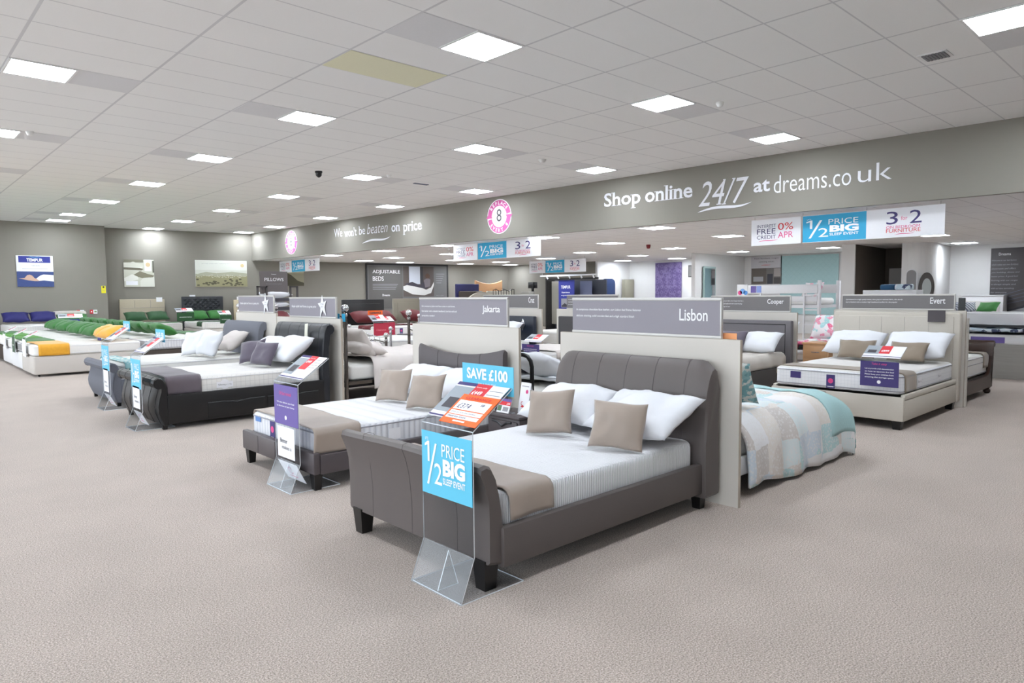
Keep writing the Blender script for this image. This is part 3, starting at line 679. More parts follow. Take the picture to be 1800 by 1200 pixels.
def free_credit(D, x0, x1, z0, z1, L=2):
    w, h = x1-x0, z1-z0; X = lambda u: x0+u*w; Z = lambda v: z0+v*h; dk = INKN
    D.text('INTEREST', X(.12), Z(.68), w*.39, h*.13, dk, L=L); D.text('FREE', X(.12), Z(.43), w*.38, h*.21, dk, L=L); D.text('CREDIT', X(.12), Z(.23), w*.39, h*.15, dk, L=L)
    D.text('0%', X(.55), Z(.55), w*.3, h*.28, INKR, L=L); D.text('APR', X(.55), Z(.24), w*.3, h*.24, INKP, L=L); D.swoosh(X(.15), X(.55), Z(.16), h*.08, INKP, L)
def three_two(D, x0, x1, z0, z1, L=2):
    w, h = x1-x0, z1-z0; X = lambda u: x0+u*w; Z = lambda v: z0+v*h
    D.text('3', X(.27), Z(.45), w*.15, h*.45, INKPU, L=L); D.text('2', X(.57), Z(.45), w*.15, h*.45, INKPU, L=L); D.text('for', X(.46), Z(.58), w*.08, h*.14, INKP, L=L)
    D.text('ON BEDROOM', X(.27), Z(.3), w*.43, h*.1, INKP, L=L); D.text('FURNITURE', X(.27), Z(.16), w*.44, h*.13, INKR, L=L); D.swoosh(X(.38), X(.63), Z(.1), h*.06, INKP, L)
def banner(label, M, W, H, u=(.305, .64)):
    p = thing('hanging_banner', label, 'sign', M)
    for i, (a, b) in enumerate(((0, u[0]-.01), (u[0], u[1]), (u[1], 1))):
        c = pbox('card', p, W*a, W*b, 0, .008, 0, H, (PAPER, INKB, PAPER)[i]); D = Dec()
        (free_credit, half_price, three_two)[i](D, W*a, W*b, 0, H); D.build('lettering', c)
        pbox('edge_rail', p, W*a, W*b, -.004, .012, -.008, 0, LEDF); pbox('edge_rail', p, W*a, W*b, -.004, .012, H, H+.008, LEDF)
    for x in (W*.02, W*u[0], W*u[1], W*.98): part('hanger', p, lambda b: b.tube([(x, .004, H+.008), (x, .004, H+.1)], .003, PALEM, 6))
    return p
def ribbon(b, pts, x0, x1, th, m, me):
    n = len(pts); off = []
    for i, (y, z) in enumerate(pts):
        a = Vector(pts[max(i-1, 0)]); c = Vector(pts[min(i+1, n-1)]); d = (c-a).normalized(); off.append((y-d.y*th, z+d.x*th))
    vs = [(x, y, z) for x in (x0, x1) for q in (pts, off) for y, z in q]; N = 2*n
    fs = []; ms = []
    for i in range(n-1):
        fs += [(i, i+1, N+i+1, N+i), (n+i, N+n+i, N+n+i+1, n+i+1), (i, n+i, n+i+1, i+1), (N+i, N+i+1, N+n+i+1, N+n+i)]; ms += [m, m, me, me]
    fs += [(0, N, N+n, n), (n-1, 2*n-1, N+2*n-1, N+n-1)]; ms += [me, me]
    b.addmap(vs, fs, ms)
def stand(label, M, W=.44, kind='half', topper=None, big=True, group=None, tray='card', hi=.86):
    p = thing('acrylic_price_stand', label, 'price stand', M, group)
    b = MB(); ribbon(b, [(-.09,.0),(0,.22),(0,hi)], 0, W, .006, ACRY, ACRE); b.build('stand_sheet', p, smooth=False)
    b = MB(); ribbon(b, [(-.085,.001),(.34,.001)], 0, W, .006, ACRY, ACRE); b.build('base_sheet', p, smooth=False)
    b = MB(); ribbon(b, [(0,hi),(.27,hi+.19)], 0, W, .006, ACRY, ACRE); tr = b.build('tray', p, smooth=False)
    if big:
        b = MB(); vs = [(x, y, z) for x in (W*.5-.003, W*.5+.003) for y, z in ((-.075,.008),(.06,.008),(.0,.205))]; b.addmap(vs, [(0,1,2),(3,5,4),(0,3,4,1),(1,4,5,2),(2,5,3,0)], [ACRY, ACRY, ACRE, ACRE, ACRE]); b.build('brace', p, smooth=False)
    ct = T(0, -.006, 0)
    if kind == 'half':
        c = pbox('offer_card', p, .004, W-.004, -.009, -.006, hi-.38, hi-.04, INKLB); D = Dec(); half_price(D, .01, W-.01, hi-.375, hi-.03); D.build('lettering', c, T(0, -.009, 0))
    elif kind in ('purple', 'purple2'):
        c = pbox('offer_card', p, .004, W-.004, -.009, -.006, hi-.34, hi-.02, INKPU2 if kind == 'purple' else INKPU); D = Dec(); z = hi
        D.text('Take it away' if kind == 'purple2' else 'Old bed removal', W/2, z-.1, W*.5, .03, INKP, shear=.2, align='c')
        for i, t in enumerate(('We can deliver your bed', 'to the room of your choice') if kind == 'purple' else ('Let us provide a full demonstration', 'on how to operate this bed', 'Please keep your children from', 'entering the storage space')): D.text(t, W/2, z-(.17 if kind == 'purple' else .15)-i*.03, W*.72, .018, INKW, bold=.01, align='c')
        D.disc(W/2, z-.28, .018, INKW, 2, 16); D.build('lettering', c, T(0, -.009, 0))
    if kind in ('purple', 'half_leaflet') :
        c = pbox('leaflet', p, .05, W-.08, -.009, -.006, .24, hi-.36, PAPER); D = Dec(); D.text('Better', .1, .36, .13, .035, INKDK); D.text('makes a', .13, .31, .17, .03, INKDK); D.build('lettering', c, T(0, -.009, 0))
        Mx = T(0, -.009, .215) @ RX(27); c = pbox('lower_leaflet', p, .04, W-.06, -.004, -.001, -.19, -.01, PAPER, M=Mx); D = Dec(); D.ring(W*.45, -.09, .03, .036, INKP, 2, 20, 330, 20); D.swoosh(W*.25, W*.65, -.15, .02, INKP, 2); D.build('lettering', c, T(0, -.005, 0))
    if kind == 'half_leaflet':
        c = pbox('offer_card', p, .004, W-.004, -.009, -.006, hi-.38, hi-.04, INKLB); D = Dec(); half_price(D, .01, W-.01, hi-.375, hi-.03); D.build('lettering', c, T(0, -.009, 0))
    ang = -54.9; Mt = T(0, 0, hi) @ RX(ang) @ T(0, -.009, 0)
    c = pbox('price_card', p, .008, W-.008, -.003, 0, .05, .325, PAPER, M=Mt); D = Dec()
    D.rect(.008, W*.4, .30, .325, INKPU, 1); D.rect(.008, W*.4, .09, .29, mat('photo_grey', (150,158,166), .5), 1); D.rect(.05, W*.35, .12, .2, INKDK, 2)
    D.rect(W*.4, W*.68, .16, .325, INKR, 1); D.text('from only', W*.43, .29, W*.2, .012, INKW); D.text('£449', W*.43, .24, W*.18, .03, INKW, bold=.02)
    D.rect(.008, W-.008, .055, .066, INKPU, 1)
    for i in range(4): D.rect(W*.7, W*.95, .28-i*.03, .285-i*.03, INKGR, 1)
    D.build('lettering', c, T(0, -.003, 0))
    if tray == 'clearance':
        c = pbox('clearance_card', p, W*.32, W+.005, -.006, -.003, .02, .235, INKO, M=Mt); D = Dec(); x0, x1 = W*.36, W-.02
        D.text('CLEARANCE', (x0+x1)/2, .2, .2, .018, INKR, bold=.02, align='c'); D.rect(x0, x1, .12, .19, INKW, 1); D.rect(x0, x1, .085, .113, INKW, 1); D.rect(x0, x1, .055, .08, INKW, 1)
        D.text('£374', x0+.02, .13, .1, .035, INKN, shear=.2); D.text('58', x1-.07, .16, .03, .018, INKN, shear=.2); D.text('this price includes', x0+.01, .092, .2, .012, INKN, shear=.2); D.text('mattress extra', x0+.01, .062, .15, .012, INKN, shear=.2); D.rect(x0+.08, x1-.08, .035, .045, INKW, 1)
        D.build('lettering', c, T(0, -.006, 0))
    if topper:
        tt, x0, x1, h = topper; c = pbox('top_card', p, x0, x1, .268, .271, hi+.15, hi+.15+h, INKLB, M=T(0,0,0)); D = Dec()
        if 'on' in tt: D.text(tt.split('|')[0], (x0+x1)/2, hi+.15+h*.45, (x1-x0)*.8, h*.4, INKW, bold=.035, align='c'); D.text('ON A DOUBLE', (x0+x1)/2, hi+.15+h*.22, (x1-x0)*.35, h*.12, INKW, align='c')
        else: D.text(tt, (x0+x1)/2, hi+.15+h*.3, (x1-x0)*.8, h*.45, INKW, bold=.03, align='c')
        D.build('lettering', c, T(0, .268, 0))
    return p
def over_card(label, M, W=.4, kind='purple2', hz=.3):   # card holder hung over a mattress foot end: front card plus tray
    p = thing('card_holder', label, 'price stand', M)
    b = MB(); ribbon(b, [(0,0),(0,hz),(.24,hz+.13)], 0, W, .005, ACRY, ACRE); b.build('holder_sheet', p, smooth=False)
    c = pbox('offer_card', p, 0, W, -.008, -.004, 0, hz-.02, {'purple2': INKPU, 'red': ink((178,40,70)), 'green': DGREEN, 'blue': INKBL, 'white': PAPER}[kind]); D = Dec()
    if kind == 'purple2':
        D.text('Take it easy', W/2, hz*.78, W*.4, .03, INKP, shear=.2, align='c')
        for i, t in enumerate(('Let us provide a full demonstration', 'on how to operate the bed', 'Please keep your children from', 'entering the storage space')): D.text(t, W/2, hz*.62-i*.032, W*.75, .02, INKW, bold=.012, align='c')
        D.disc(W/2, hz*.17, .02, INKW, 2, 16)
    elif kind != 'white': D.text('Mattress of the month' if kind == 'red' else 'mattress', W/2, hz*.4, W*.7, .03, INKW, align='c')
    D.build('lettering', c, T(0, -.008, 0))
    Mt = T(0, 0, hz) @ RX(-61.5) @ T(0, -.006, 0)
    c = pbox('price_card', p, 0, W, -.003, 0, .03, .27, PAPER, M=Mt); D = Dec(); D.rect(0, W*.38, .1, .27, mat('photo_grey', (150,158,166), .5), 1); D.rect(.03, W*.3, .12, .18, INKDK, 2); D.rect(W*.38, W*.66, .11, .27, INKR, 1)
    D.text('£899', W*.42, .15, W*.2, .035, INKW, bold=.03); D.rect(0, W, .05, .06, INKPU, 1); D.build('lettering', c, T(0, -.003, 0))
    return p

# ================================================================ THE PLACE
ZC, ZL = 3.92, 2.90
bulk = lambda y: 11.88 - .035*y               # the bulkhead's plan line
farw = lambda x: 27.0 - .1228*(x-5.95)        # the far wall's plan line
def slab(name, pts, z0, z1, m, me=None):
    b = MB(); n = len(pts); vs = [(x, y, z) for z in (z0, z1) for x, y in pts]
    b.add(vs, [tuple(reversed(range(n))), tuple(range(n, 2*n))], m); b.add(vs, [(i, (i+1)%n, n+(i+1)%n, n+i) for i in range(n)], me or m)
    return setp(b.build(name, smooth=False), kind='structure')
def wall(name, p0, p1, z0, z1, m, th=.12, side=1):
    d = (Vector(p1)-Vector(p0)).normalized(); nx, ny = -d.y*th*side, d.x*th*side
    return slab(name, [p0, p1, (p1[0]+nx, p1[1]+ny), (p0[0]+nx, p0[1]+ny)], z0, z1, m)
CEIL = mk_ceiling()
slab('floor', [(-4.3,-4.2),(25.4,-4.2),(25.4,27.3),(-4.3,27.3)], -.1, 0, mk_carpet())
slab('ceiling', [(-4.3,-4.2),(bulk(-4.2)+.1,-4.2),(bulk(27.3)+.1,27.3),(-4.3,27.3)], ZC, ZC+.1, CEIL)
slab('ceiling_low', [(bulk(-4.2)+.1,-4.2),(25.4,-4.2),(25.4,27.3),(bulk(27.3)+.1,27.3)], ZL, ZL+.1, CEIL)
wall('wall_bulkhead', (bulk(-4.2),-4.2), (bulk(27.2),27.2), ZL-.004, ZC, WALL, .1, -1)
wall('wall_left', (-4.2,26.3), (5.95,26.3), 0, ZC, WALL, .12, 1)
wall('wall_left_return', (5.95,26.421), (5.95,27.1), 0, ZC, WALL, .12, 1)
wall('wall_far', (5.95,27.0), (23.15,farw(23.15)), 0, ZC, WALL, .12, 1)
wall('wall_side', (23.05,19.25), (23.05,24.95), 0, ZL, WALL, .12, -1)
wall('wall_partition_1', (23.0,19.2), (25.1,18.95), 0, ZL, WALLW, .12, 1)
wall('wall_white', (24.95,8.3), (24.95,19.1), 0, ZL, WALLW, .12, -1)
wall('wall_partition_2', (21.3,13.35), (24.95,13.45), 0, ZL, WALLW, .14, 1)
wall('wall_recess_side', (21.4,8.0), (24.5,8.2), 0, ZL, DARKBR, .3, 1)
wall('trim_recess_edge', (21.36,7.99), (21.36,8.36), 0, ZL, WALLW, .06, 1)
wall('wall_recess_back', (24.4,6.7), (24.4,8.2), 0, ZL, DARKBR, .1, -1)
slab('door_1', [(24.33,6.8),(24.38,6.8),(24.38,8.05),(24.33,8.05)], 0, 2.25, mat('recess_grey', (196,194,192), .7))
slab('wall_curved', [(22.0,6.95),(22.0,6.85)]+[(22.62+.62*math.cos(math.radians(a)), 6.85+.62*math.sin(math.radians(a))) for a in range(186, 300, 8)]+[(24.0,6.42),(25.0,6.5),(25.0,6.95)], 0, ZL, WALLW)
wall('wall_right', (25.0,-4.2), (25.0,6.6), 0, ZL, WALLW, .12, -1)
wall('wall_rear', (-4.2,-4.1), (25.2,-4.1), 0, ZC, WALL, .12, -1)
# shop front with tall windows on the side the daylight comes from (behind and left of the camera)
for i, (a, b_) in enumerate(((-4.1,-3.2),(1.3,1.7),(6.3,6.7),(11.3,11.7),(16.3,16.7),(21.3,21.7),(25.6,26.4))): wall('wall_pier_%d' % (i+1), (-4.2,a), (-4.2,b_), 0, ZC, WALL, .15, 1)
wall('wall_front_sill', (-4.2,-4.1), (-4.2,26.3), 0, .25, WALL, .15, 1); wall('wall_front_header', (-4.2,-4.1), (-4.2,26.3), 3.45, ZC, WALL, .15, 1)
GLS = mk_acrylic('window_glass', (1,1,1), .02, .96); FRM = mat('window_frame_grey', (90,92,96), .4)
for i, (a, b_) in enumerate(((-3.2,1.3),(1.7,6.3),(6.7,11.3),(11.7,16.3),(16.7,21.3),(21.7,25.6))):
    b = MB()
    for y in (a, (a+b_)/2-.03, b_-.06): b.box(-4.27,-4.21,y,y+.06,.25,3.45,FRM)
    for z in (.25, 3.39): b.box(-4.27,-4.21,a,b_,z,z+.06,FRM)
    w = setp(b.build('window_%d' % (i+1)), kind='structure')
    b = MB(); b.box(-4.245,-4.238,a,b_,.25,3.45,GLS); b.build('pane', w)
setp(slab('ground_outside', [(-60,-40),(-4.3,-40),(-4.3,70),(-60,70)], -.12, -.05, mat('paving', (205,203,200), .9)), kind='structure')
def skirting(name, p0, p1, side): wall(name, p0, p1, 0, .1, mat('skirting_grey', (150,146,138), .5), .015, side)
skirting('baseboard_left', (-4.2,26.3), (5.95,26.3), -1); skirting('baseboard_far', (5.95,27.0), (23.05,farw(23.05)), -1); skirting('baseboard_right', (25.0,-4), (25.0,6.5), 1)

# ---------------------------------------------------------------- ceiling lights
proto = {}
def light_unit(x, y, z, side, label, group):
    k = ('s', side)
    if k not in proto:
        r = thing('ceiling_light', label, 'light', F(x, y, 0, z), group)
        b = MB(); 
        for a in ((-.298,.298,-.298,-.275),(-.298,.298,.275,.298),(-.298,-.275,-.275,.275),(.275,.298,-.275,.275)): b.box(a[0],a[1],a[2],a[3],-.012,-.001,LEDF)
        b.build('frame', r); b = MB(); b.box(-.275,.275,-.275,.275,-.009,-.002,LED); b.build('diffuser', r)
        if side: pbox('blanking_plate', r, side*.6-.296, side*.6+.296, -.296, .296, -.003, -.0005, BLANK)
        proto[k] = r; return
    s = proto[k]; r = s.copy(); C.objects.link(r); r.matrix_basis = F(x, y, 0, z)
    for ch in s.children: c = ch.copy(); C.objects.link(c); c.parent = r
    setp(r, label, 'light', group)
rows = {1.455: ('leftmost row', 1), 4.455: ('second row from the left', -1), 7.455: ('third row from the left', 1), 10.455: ('row beside the bulkhead', -1)}
NTH = ['nearest','second','third','fourth','fifth','sixth','seventh','eighth','ninth']
for x, (nm, sd) in rows.items():
    ys = [1.56, 5.16, 8.76, 12.36, 15.96, 19.56, 23.16] + ({4.455: [25.2], 7.455: [26.3], 10.455: [25.85]}.get(x, []))
    vis = [y for y in ys if not (x < 2 and (y < 8 or y > 13)) and not (x in (4.455,10.455) and y < 2)]
    for y in ys:
        lab = f'square main ceiling light, {NTH[vis.index(y)]} of the {nm}' if y in vis else f'square ceiling light behind the camera in the {nm}'
        light_unit(x, y, ZC, sd, lab, 'ceiling lights in the main ceiling')
low = [(1155,11.94,8.38),(1280,15.07,8.55),(1074,14.63,11.74),(1184,17.89,11.96),(1298,21.24,11.68),(1456,21.69,8.93),(1687,22.84,5.6),(1121,20.38,15.13),(1095,23.12,17.93),(1028,17.3,14.98),(1190,23.44,15.51),(956,11.82,11.51),(960,19.02,18.41),(664,11.28,17.93),(583,11.41,20.98),(692,13.9,21.05),(640,14.23,23.61),(712,16.38,23.98),(780,11.55,15.04),(792,14.17,18.1),(800,16.93,21.34),(814,19.3,23.6),(880,19.44,21.45),(893,21.8,23.4),(0,15.1,5.2),(0,19,5.3),(0,15,1.6),(0,19,1.7)]
lowd = {1155:'just behind the bulkhead under the online shopping slogan',1280:'between the slogan and the left end of the large banner',1074:'left of the red ceiling beacon',1184:'right of the red ceiling beacon',1298:'above the partition with the tall mirror',1456:'above the pale teal wallpaper',1687:'above the white wall right of the large banner',1121:'above the white partition left of the purple panel, nearer one',1095:'above the arched opening, further one',1028:'above the third small banner right end',1190:'above the purple wallpaper panel',956:'just behind the bulkhead beside the middle banner',960:'partly behind the small far banner',664:'just behind the bulkhead under the price slogan',583:'just behind the bulkhead right of the far left banner',692:'second back from the bulkhead above the adjustable beds board',640:'near the far wall left of the adjustable beds board',712:'near the top of the adjustable beds board',780:'just behind the bulkhead left of the middle banner',792:'behind the left end of the middle banner, second back',800:'behind the left end of the middle banner, third back',814:'close to the far wall under the middle banner',880:'under the middle banner, second from the far wall',893:'close to the corner of the far wall under the middle banner'}
for px, x, y in low:
    light_unit(max(x*1.0227, bulk(y)+.5), y*1.0227, ZL, 0, 'low ceiling light '+lowd.get(px, 'out of view to the right'), 'ceiling lights in the low ceiling')

# ---------------------------------------------------------------- small things on the ceilings
t = setp(pbox('ceiling_tile', None, -.587, .587, -.292, .292, -.004, -.001, CREAMT, M=T(4.155, 6.36, ZC)), 'cream coloured replacement ceiling tile among white tiles', 'ceiling tile')
def detector(x, y, z, label, m=PLASTIC, r=.05, cat='smoke detector', name='smoke_detector'):
    b = MB(); b.lathe([(r,0),(r,-.02),(r*.7,-.05),(r*.4,-.06)], 0, 0, 0, m, 16); setp(b.build(name, None, T(x, y, z)), label, cat)
detector(7.97, 4.66, ZC, 'white smoke detector on the ceiling right of the brightest light'); detector(8.91, 8.7, ZC, 'flat white sensor disc on the ceiling near the bulkhead', r=.07)
detector(1.84, 12.03, ZC, 'white smoke detector beside the light at the left edge'); detector(7.71, 11.79, ZC, 'white smoke detector between the dome camera and the bulkhead')
detector(7.89, 20.68, ZC, 'tiny white detector in the far part of the main ceiling'); detector(12.83, 16.44, ZL, 'tiny white detector under the low ceiling left of the middle banner')
t = thing('dome_camera', 'black dome security camera on the main ceiling', 'security camera', T(6.48, 12.33, ZC))
part('mount', t, lambda b: b.lathe([(.07,0),(.07,-.03),(.05,-.04)], 0, 0, 0, BLKP, 16)); part('dome', t, lambda b: b.lathe([(.06,-.04),(.055,-.08),(.03,-.11),(.001,-.12)], 0, 0, 0, BLKP, 16))
b = MB(); b.lathe([(.06,0),(.06,-.04),(.045,-.1),(.03,-.11)], 0, 0, 0, ink((120,20,26)), 16); setp(b.build('alarm_beacon', None, T(16.38, 11.79, ZL)), 'dark red alarm beacon under the low ceiling', 'alarm')
b = MB(); b.lathe([(.07,0),(.07,-.04),(.04,-.1),(.001,-.11)], 0, 0, 0, BLKP, 16); setp(b.build('dome_camera', None, T(16.07, 17.84, ZL)), 'small black dome camera under the low ceiling behind the middle banner', 'security camera')
t = thing('ceiling_vent', 'square grey ceiling vent in a white frame at upper right', 'vent', T(8.05, 2.29, ZC))
part('frame', t, lambda b: b.box(-.13,.13,-.13,.13,-.01,-.001,LEDF)); part('grille', t, lambda b: [b.box(-.105,.105,-.105+.03*i,-.083+.03*i,-.02,-.01,GREYP) for i in range(7)])
setp(pbox('ceiling_vent', None, -.18, .18, -.04, .04, -.012, -.001, mat('vent_blue_grey', (96,104,124), .6), M=T(8.86, 12.31, ZC)), 'narrow blue grey ceiling slot vent above the price slogan', 'vent')

# ---------------------------------------------------------------- bulkhead lettering
bang = -90 + math.degrees(math.atan(.035))
def BK(y): return F(bulk(y)-.006, y, -90-math.degrees(math.atan(.035))*-1*-1)
def onbulk(y): return T(bulk(y)-.006, y, 0) @ RZ(-90+2.0)
WHT = mat('vinyl_white', (232,232,238), .5)
y0 = 9.455; D = Dec(); X = lambda y: y0-y
def serif_text(D, body, x, z, w, h, m, bold, shear=0):
    D.text(body, x, z, w, h, m, bold=bold, shear=shear)
D = None
def slogan(y0, label, words, sw):
    t = thing('wall_lettering', label, 'sign', onbulk(y0))
    for body, y, z, w, h, bold, shear, serif in words:
        D = Dec(); D.text(body, y0-y, z, w, h, WHT, bold=bold, shear=shear, serif=serif); D.build('lettering', t)
    D = Dec(); D.swoosh(y0-sw[0], y0-sw[1], sw[2], sw[3], WHT, 2); D.build('underline', t)
slogan(9.455, 'large white lettering on the bulkhead reading shop online 24/7 at dreams.co uk', [('Shop', 9.45, 3.27, .92, .37, .02, 0, True), ('online', 8.42, 3.35, 1.07, .29, .02, 0, True), ('24/7', 7.22, 3.15, 1.0, .46, 0, .3, True), ('at', 6.13, 3.3, .3, .21, .02, 0, True), ('dreams.co', 5.76, 3.25, 1.28, .30, -.006, 0, False), ('uk', 4.38, 3.27, .5, .28, -.006, 0, False)], (7.24, 6.16, 3.09, .13))
slogan(20.35, "white lettering on the bulkhead reading We won't be beaten on price", [('We', 20.33, 3.40, .5, .27, .0, 0, True), ("won't", 19.72, 3.38, .72, .26, .015, 0, True), ('be', 18.88, 3.39, .36, .26, 0, 0, True), ('beaten', 18.42, 3.38, 1.08, .3, -.005, .3, False), ('on', 17.15, 3.36, .42, .19, .015, 0, True), ('price', 16.6, 3.24, .88, .36, .015, 0, True)], (18.7, 17.2, 3.17, .16))
PINK = ink((204,92,156))
def roundel(y, z, label, r=.42, sx=1):
    D = Dec(); D.disc(0, 0, r, INKW, 1, 40); D.ring(0, 0, r*.62, r*.95, PINK, 2, 10, 175); D.ring(0, 0, r*.62, r*.95, PINK, 2, 190, 355)
    D.poly([(r*.55,.03),(r*1.1,.03),(r*.8,-.13)], PINK, 3); D.poly([(-r*.55,-.03),(-r*1.1,-.03),(-r*.8,.13)], PINK, 3)
    D.disc(0, 0, r*.58, INKW, 3, 32); D.text('8', 0, -.12, .17, .3, INKDK, L=4, align='c'); D.text('YEARS', 0, -.19, .15, .035, INKGR, L=4, align='c')
    D.arctext('REPLACE', 0, 0, r*.79, r*.2, 90, 105, INKW, 4); D.arctext('EVERY 8', 0, 0, r*.79, r*.2, 270, 105, INKW, 4, flip=True)
    b = MB(); b.lathe([(r,-.004),(r,.0)], 0, 0, 0, INKW, 40); p = b.build('wall_roundel', None, onbulk(y) @ T(0, 0, z) @ RX(90) @ T(0,0,-.002)); setp(p, label, 'sign')
    D.build('print', p, RX(-90) @ T(0,-.003,0))
roundel(12.65, 3.43, 'pink and white roundel on the bulkhead reading replace every 8 years, nearer one'); roundel(23.2, 3.41, 'pink and white roundel on the bulkhead reading replace every 8 years, far one')
banner('large white and blue offer banner under the bulkhead at right', F(12.0, 6.34, -90, 2.39), 3.13, .45)
banner('medium white and blue offer banner hanging under the bulkhead in the middle', F(11.9, 15.05, -90, 2.455), 3.35, .42)
banner('small offer banner under the bulkhead at far left beside the pillows sign', F(11.7, 25.6, -90, 2.42), 3.2, .42, (.33,.66))
banner('smallest offer banner hanging furthest back under the low ceiling', F(19.0, 19.3, -90, 2.32), 2.9, .46)

# ---------------------------------------------------------------- posters on the walls
def board_on(name, label, M, w, h, m=PAPER, cat='poster', th=.02):
    return setp(pbox(name, None, 0, w, 0, th, 0, h, m, M=M), label, cat)
p = board_on('poster', 'poster with a blue TEMPUR heading and a hand on blue, on the left wall', F(3.47, 26.27, 0, 1.89), .97, .98)
D = Dec(); D.rect(.06,.9,.76,.96,INKBL,1); D.text('TEMPUR', .27, .79, .43, .1, INKW, bold=.03); D.poly([(.3,.9),(.38,.94),(.46,.91),(.55,.93),(.64,.9),(.62,.915),(.55,.94),(.47,.92),(.38,.95)], INKLB, 2)
D.text('mattresses', .5, .65, .22, .035, INKGR, align='c'); D.rect(.15,.82,.56,.57,INKGR,1); D.rect(0,.97,0,.48,ink((56,74,128)),1)
SK = ink((206,170,150)); D.poly([(.04,.26),(.2,.28),(.26,.36),(.33,.38),(.4,.35),(.46,.27),(.52,.25),(.6,.34),(.7,.38),(.97,.36),(.97,.17),(.7,.2),(.55,.18),(.45,.18),(.3,.2),(.15,.24)], SK, 2); D.poly([(.5,.26),(.6,.35),(.7,.39),(.97,.37),(.97,.17),(.7,.2),(.58,.19)], PAPER, 3)
D.build('print', p)
def pillow_poster(D):
    D.rect(0,.95,0,.95,ink((204,204,190)),1); D.poly([(0,.8),(.2,.85),(.45,.82),(.62,.7),(.55,.65),(0,.66)], ink((224,224,214)), 2); D.rect(.0,.62,.85,.95,ink((120,116,100)),2); D.poly([(0,.78),(.3,.88),(.6,.76),(.6,.7),(0,.7)], ink((210,210,198)), 3)
    D.poly([(0,.68),(.5,.66),(.62,.62),(.55,.58),(0,.6)], ink((110,104,88)), 3); D.rect(.65,.87,.55,.95,PAPER,3); D.disc(.76,.78,.08,ink((214,190,150)),4,12); D.rect(.9,.95,.5,.92,ink((96,94,84)),3)
    D.poly([(.3,.42),(.5,.55),(.75,.45),(.95,.4),(.9,.33),(.6,.3),(.4,.35)], ink((132,128,108)), 2); D.poly([(0,.3),(.25,.44),(.42,.36),(.45,.26),(.2,.18),(0,.2)], ink((228,228,220)), 3); D.poly([(.5,.2),(.6,.32),(.95,.34),(.95,0),(.5,.0)], ink((220,220,210)), 2); D.rect(.05,.42,.06,.2,PAPER,3)
WA = -7.0
p = board_on('poster', 'square sepia poster of stacked white pillows on the far wall', F(6.62, farw(6.62)-.03, WA, 1.9), .95, .95); D = Dec(); pillow_poster(D); D.build('print', p)
def sheep(D, w):
    D.rect(0,w,0,.98,ink((208,210,200)),1); D.rect(0,w,.62,.98,ink((222,224,216)),2); D.rect(0,w,0,.47,ink((150,146,112)),2); D.poly([(0,.45),(w*.2,.55),(w*.4,.5),(w*.7,.56),(w,.5),(w,.4),(0,.4)], ink((170,170,150)), 3)
    r = random.Random(3)
    for i in range(60): x = r.uniform(.05, w-.05); z = .44-.1*r.random(); D.disc(x, z, .014, ink((196,194,176)), 4, 6, 1.6)
    for i in range(34): x = r.uniform(.05, w-.05); z = r.uniform(.04,.28); D.disc(x, z, .03, ink((88,84,64)), 4, 7, 1.8)
    D.text('naturally comfortable, crafted by hand', w*.12, .84, w*.55, .03, INKGR, L=3); D.disc(w-.17, .8, .07, ink((206,186,140)), 3, 10)
p = board_on('poster', 'wide sepia landscape poster of grazing sheep on the far wall', F(8.92, farw(8.92)-.03, WA, 1.9), 1.84, .98); D = Dec(); sheep(D, 1.84); D.build('print', p)
p = board_on('poster', 'dark landscape poster half hidden behind the small left banner', F(12.1, farw(12.1)-.03, WA, 1.93), .85, .75, ink((150,146,124))); D = Dec(); D.poly([(0,.3),(.2,.5),(.35,.42),(.6,.2),(.85,.12),(.85,0),(0,0)], ink((74,70,52)), 2); D.rect(0,.85,.5,.75,ink((176,172,150)),1); D.build('print', p)
# adjustable beds board
xb = 15.6; w = 4.05; M = F(xb, farw(xb)-.05, WA, .9)
p = thing('display_board', 'large dark display board reading ADJUSTABLE BEDS on the far wall', 'sign', M)
pbox('backing', p, 0, w, 0, .03, 0, 1.95, ink((104,104,104))); 
for x in (0, w-.06): pbox('frame', p, x, x+.06, -.02, .04, 0, 1.97, ink((44,44,46)))
pbox('frame', p, 0, w, -.02, .04, 1.92, 1.98, ink((44,44,46)))
D = Dec(); D.rect(.12,1.72,.05,1.88,ink((92,90,88)),1); D.text('ADJUSTABLE', .3, 1.52, 1.3, .19, INKW, bold=.0, serif=True); D.text('BEDS', .3, 1.24, .52, .19, INKW, bold=.0, serif=True)
for i in range(4): D.rect(.3, 1.5-.04*i, 1.08-.07*i, 1.1-.07*i, INKGR, 2)
D.text('Dreams', .75, .58, .35, .09, INKW, bold=.01)
D.rect(1.76,3.3,.55,1.88,ink((86,78,74)),1); D.rect(2.05,2.6,1.1,1.88,ink((206,212,224)),2); D.rect(2.6,2.75,1.1,1.88,ink((60,60,66)),2)
D.poly([(1.76,1.0),(2.1,1.12),(2.5,1.0),(2.9,.85),(3.15,.95),(3.3,1.2),(3.3,1.05),(3.15,.7),(2.8,.6),(2.2,.65),(1.76,.85)], ink((216,216,214)), 3); D.poly([(1.8,1.1),(2.2,1.2),(2.6,1.05),(2.85,1.25),(3.0,1.3),(3.12,1.05),(2.9,.88),(2.4,.98),(2.0,1.05)], ink((64,60,72)), 4)
D.disc(2.98, 1.46, .12, ink((92,66,54)), 5, 14); D.poly([(2.78,1.28),(2.98,1.38),(3.12,1.3),(3.1,1.0),(2.85,.95)], ink((120,112,118)), 5)
for i in range(5): D.rect(3.42, 3.85-.04*i, 1.55-.1*i, 1.57-.1*i, INKGR, 2)
D.text('sleep in comfort', 3.42, .55, .4, .06, INKGR)
D.build('lettering', p)
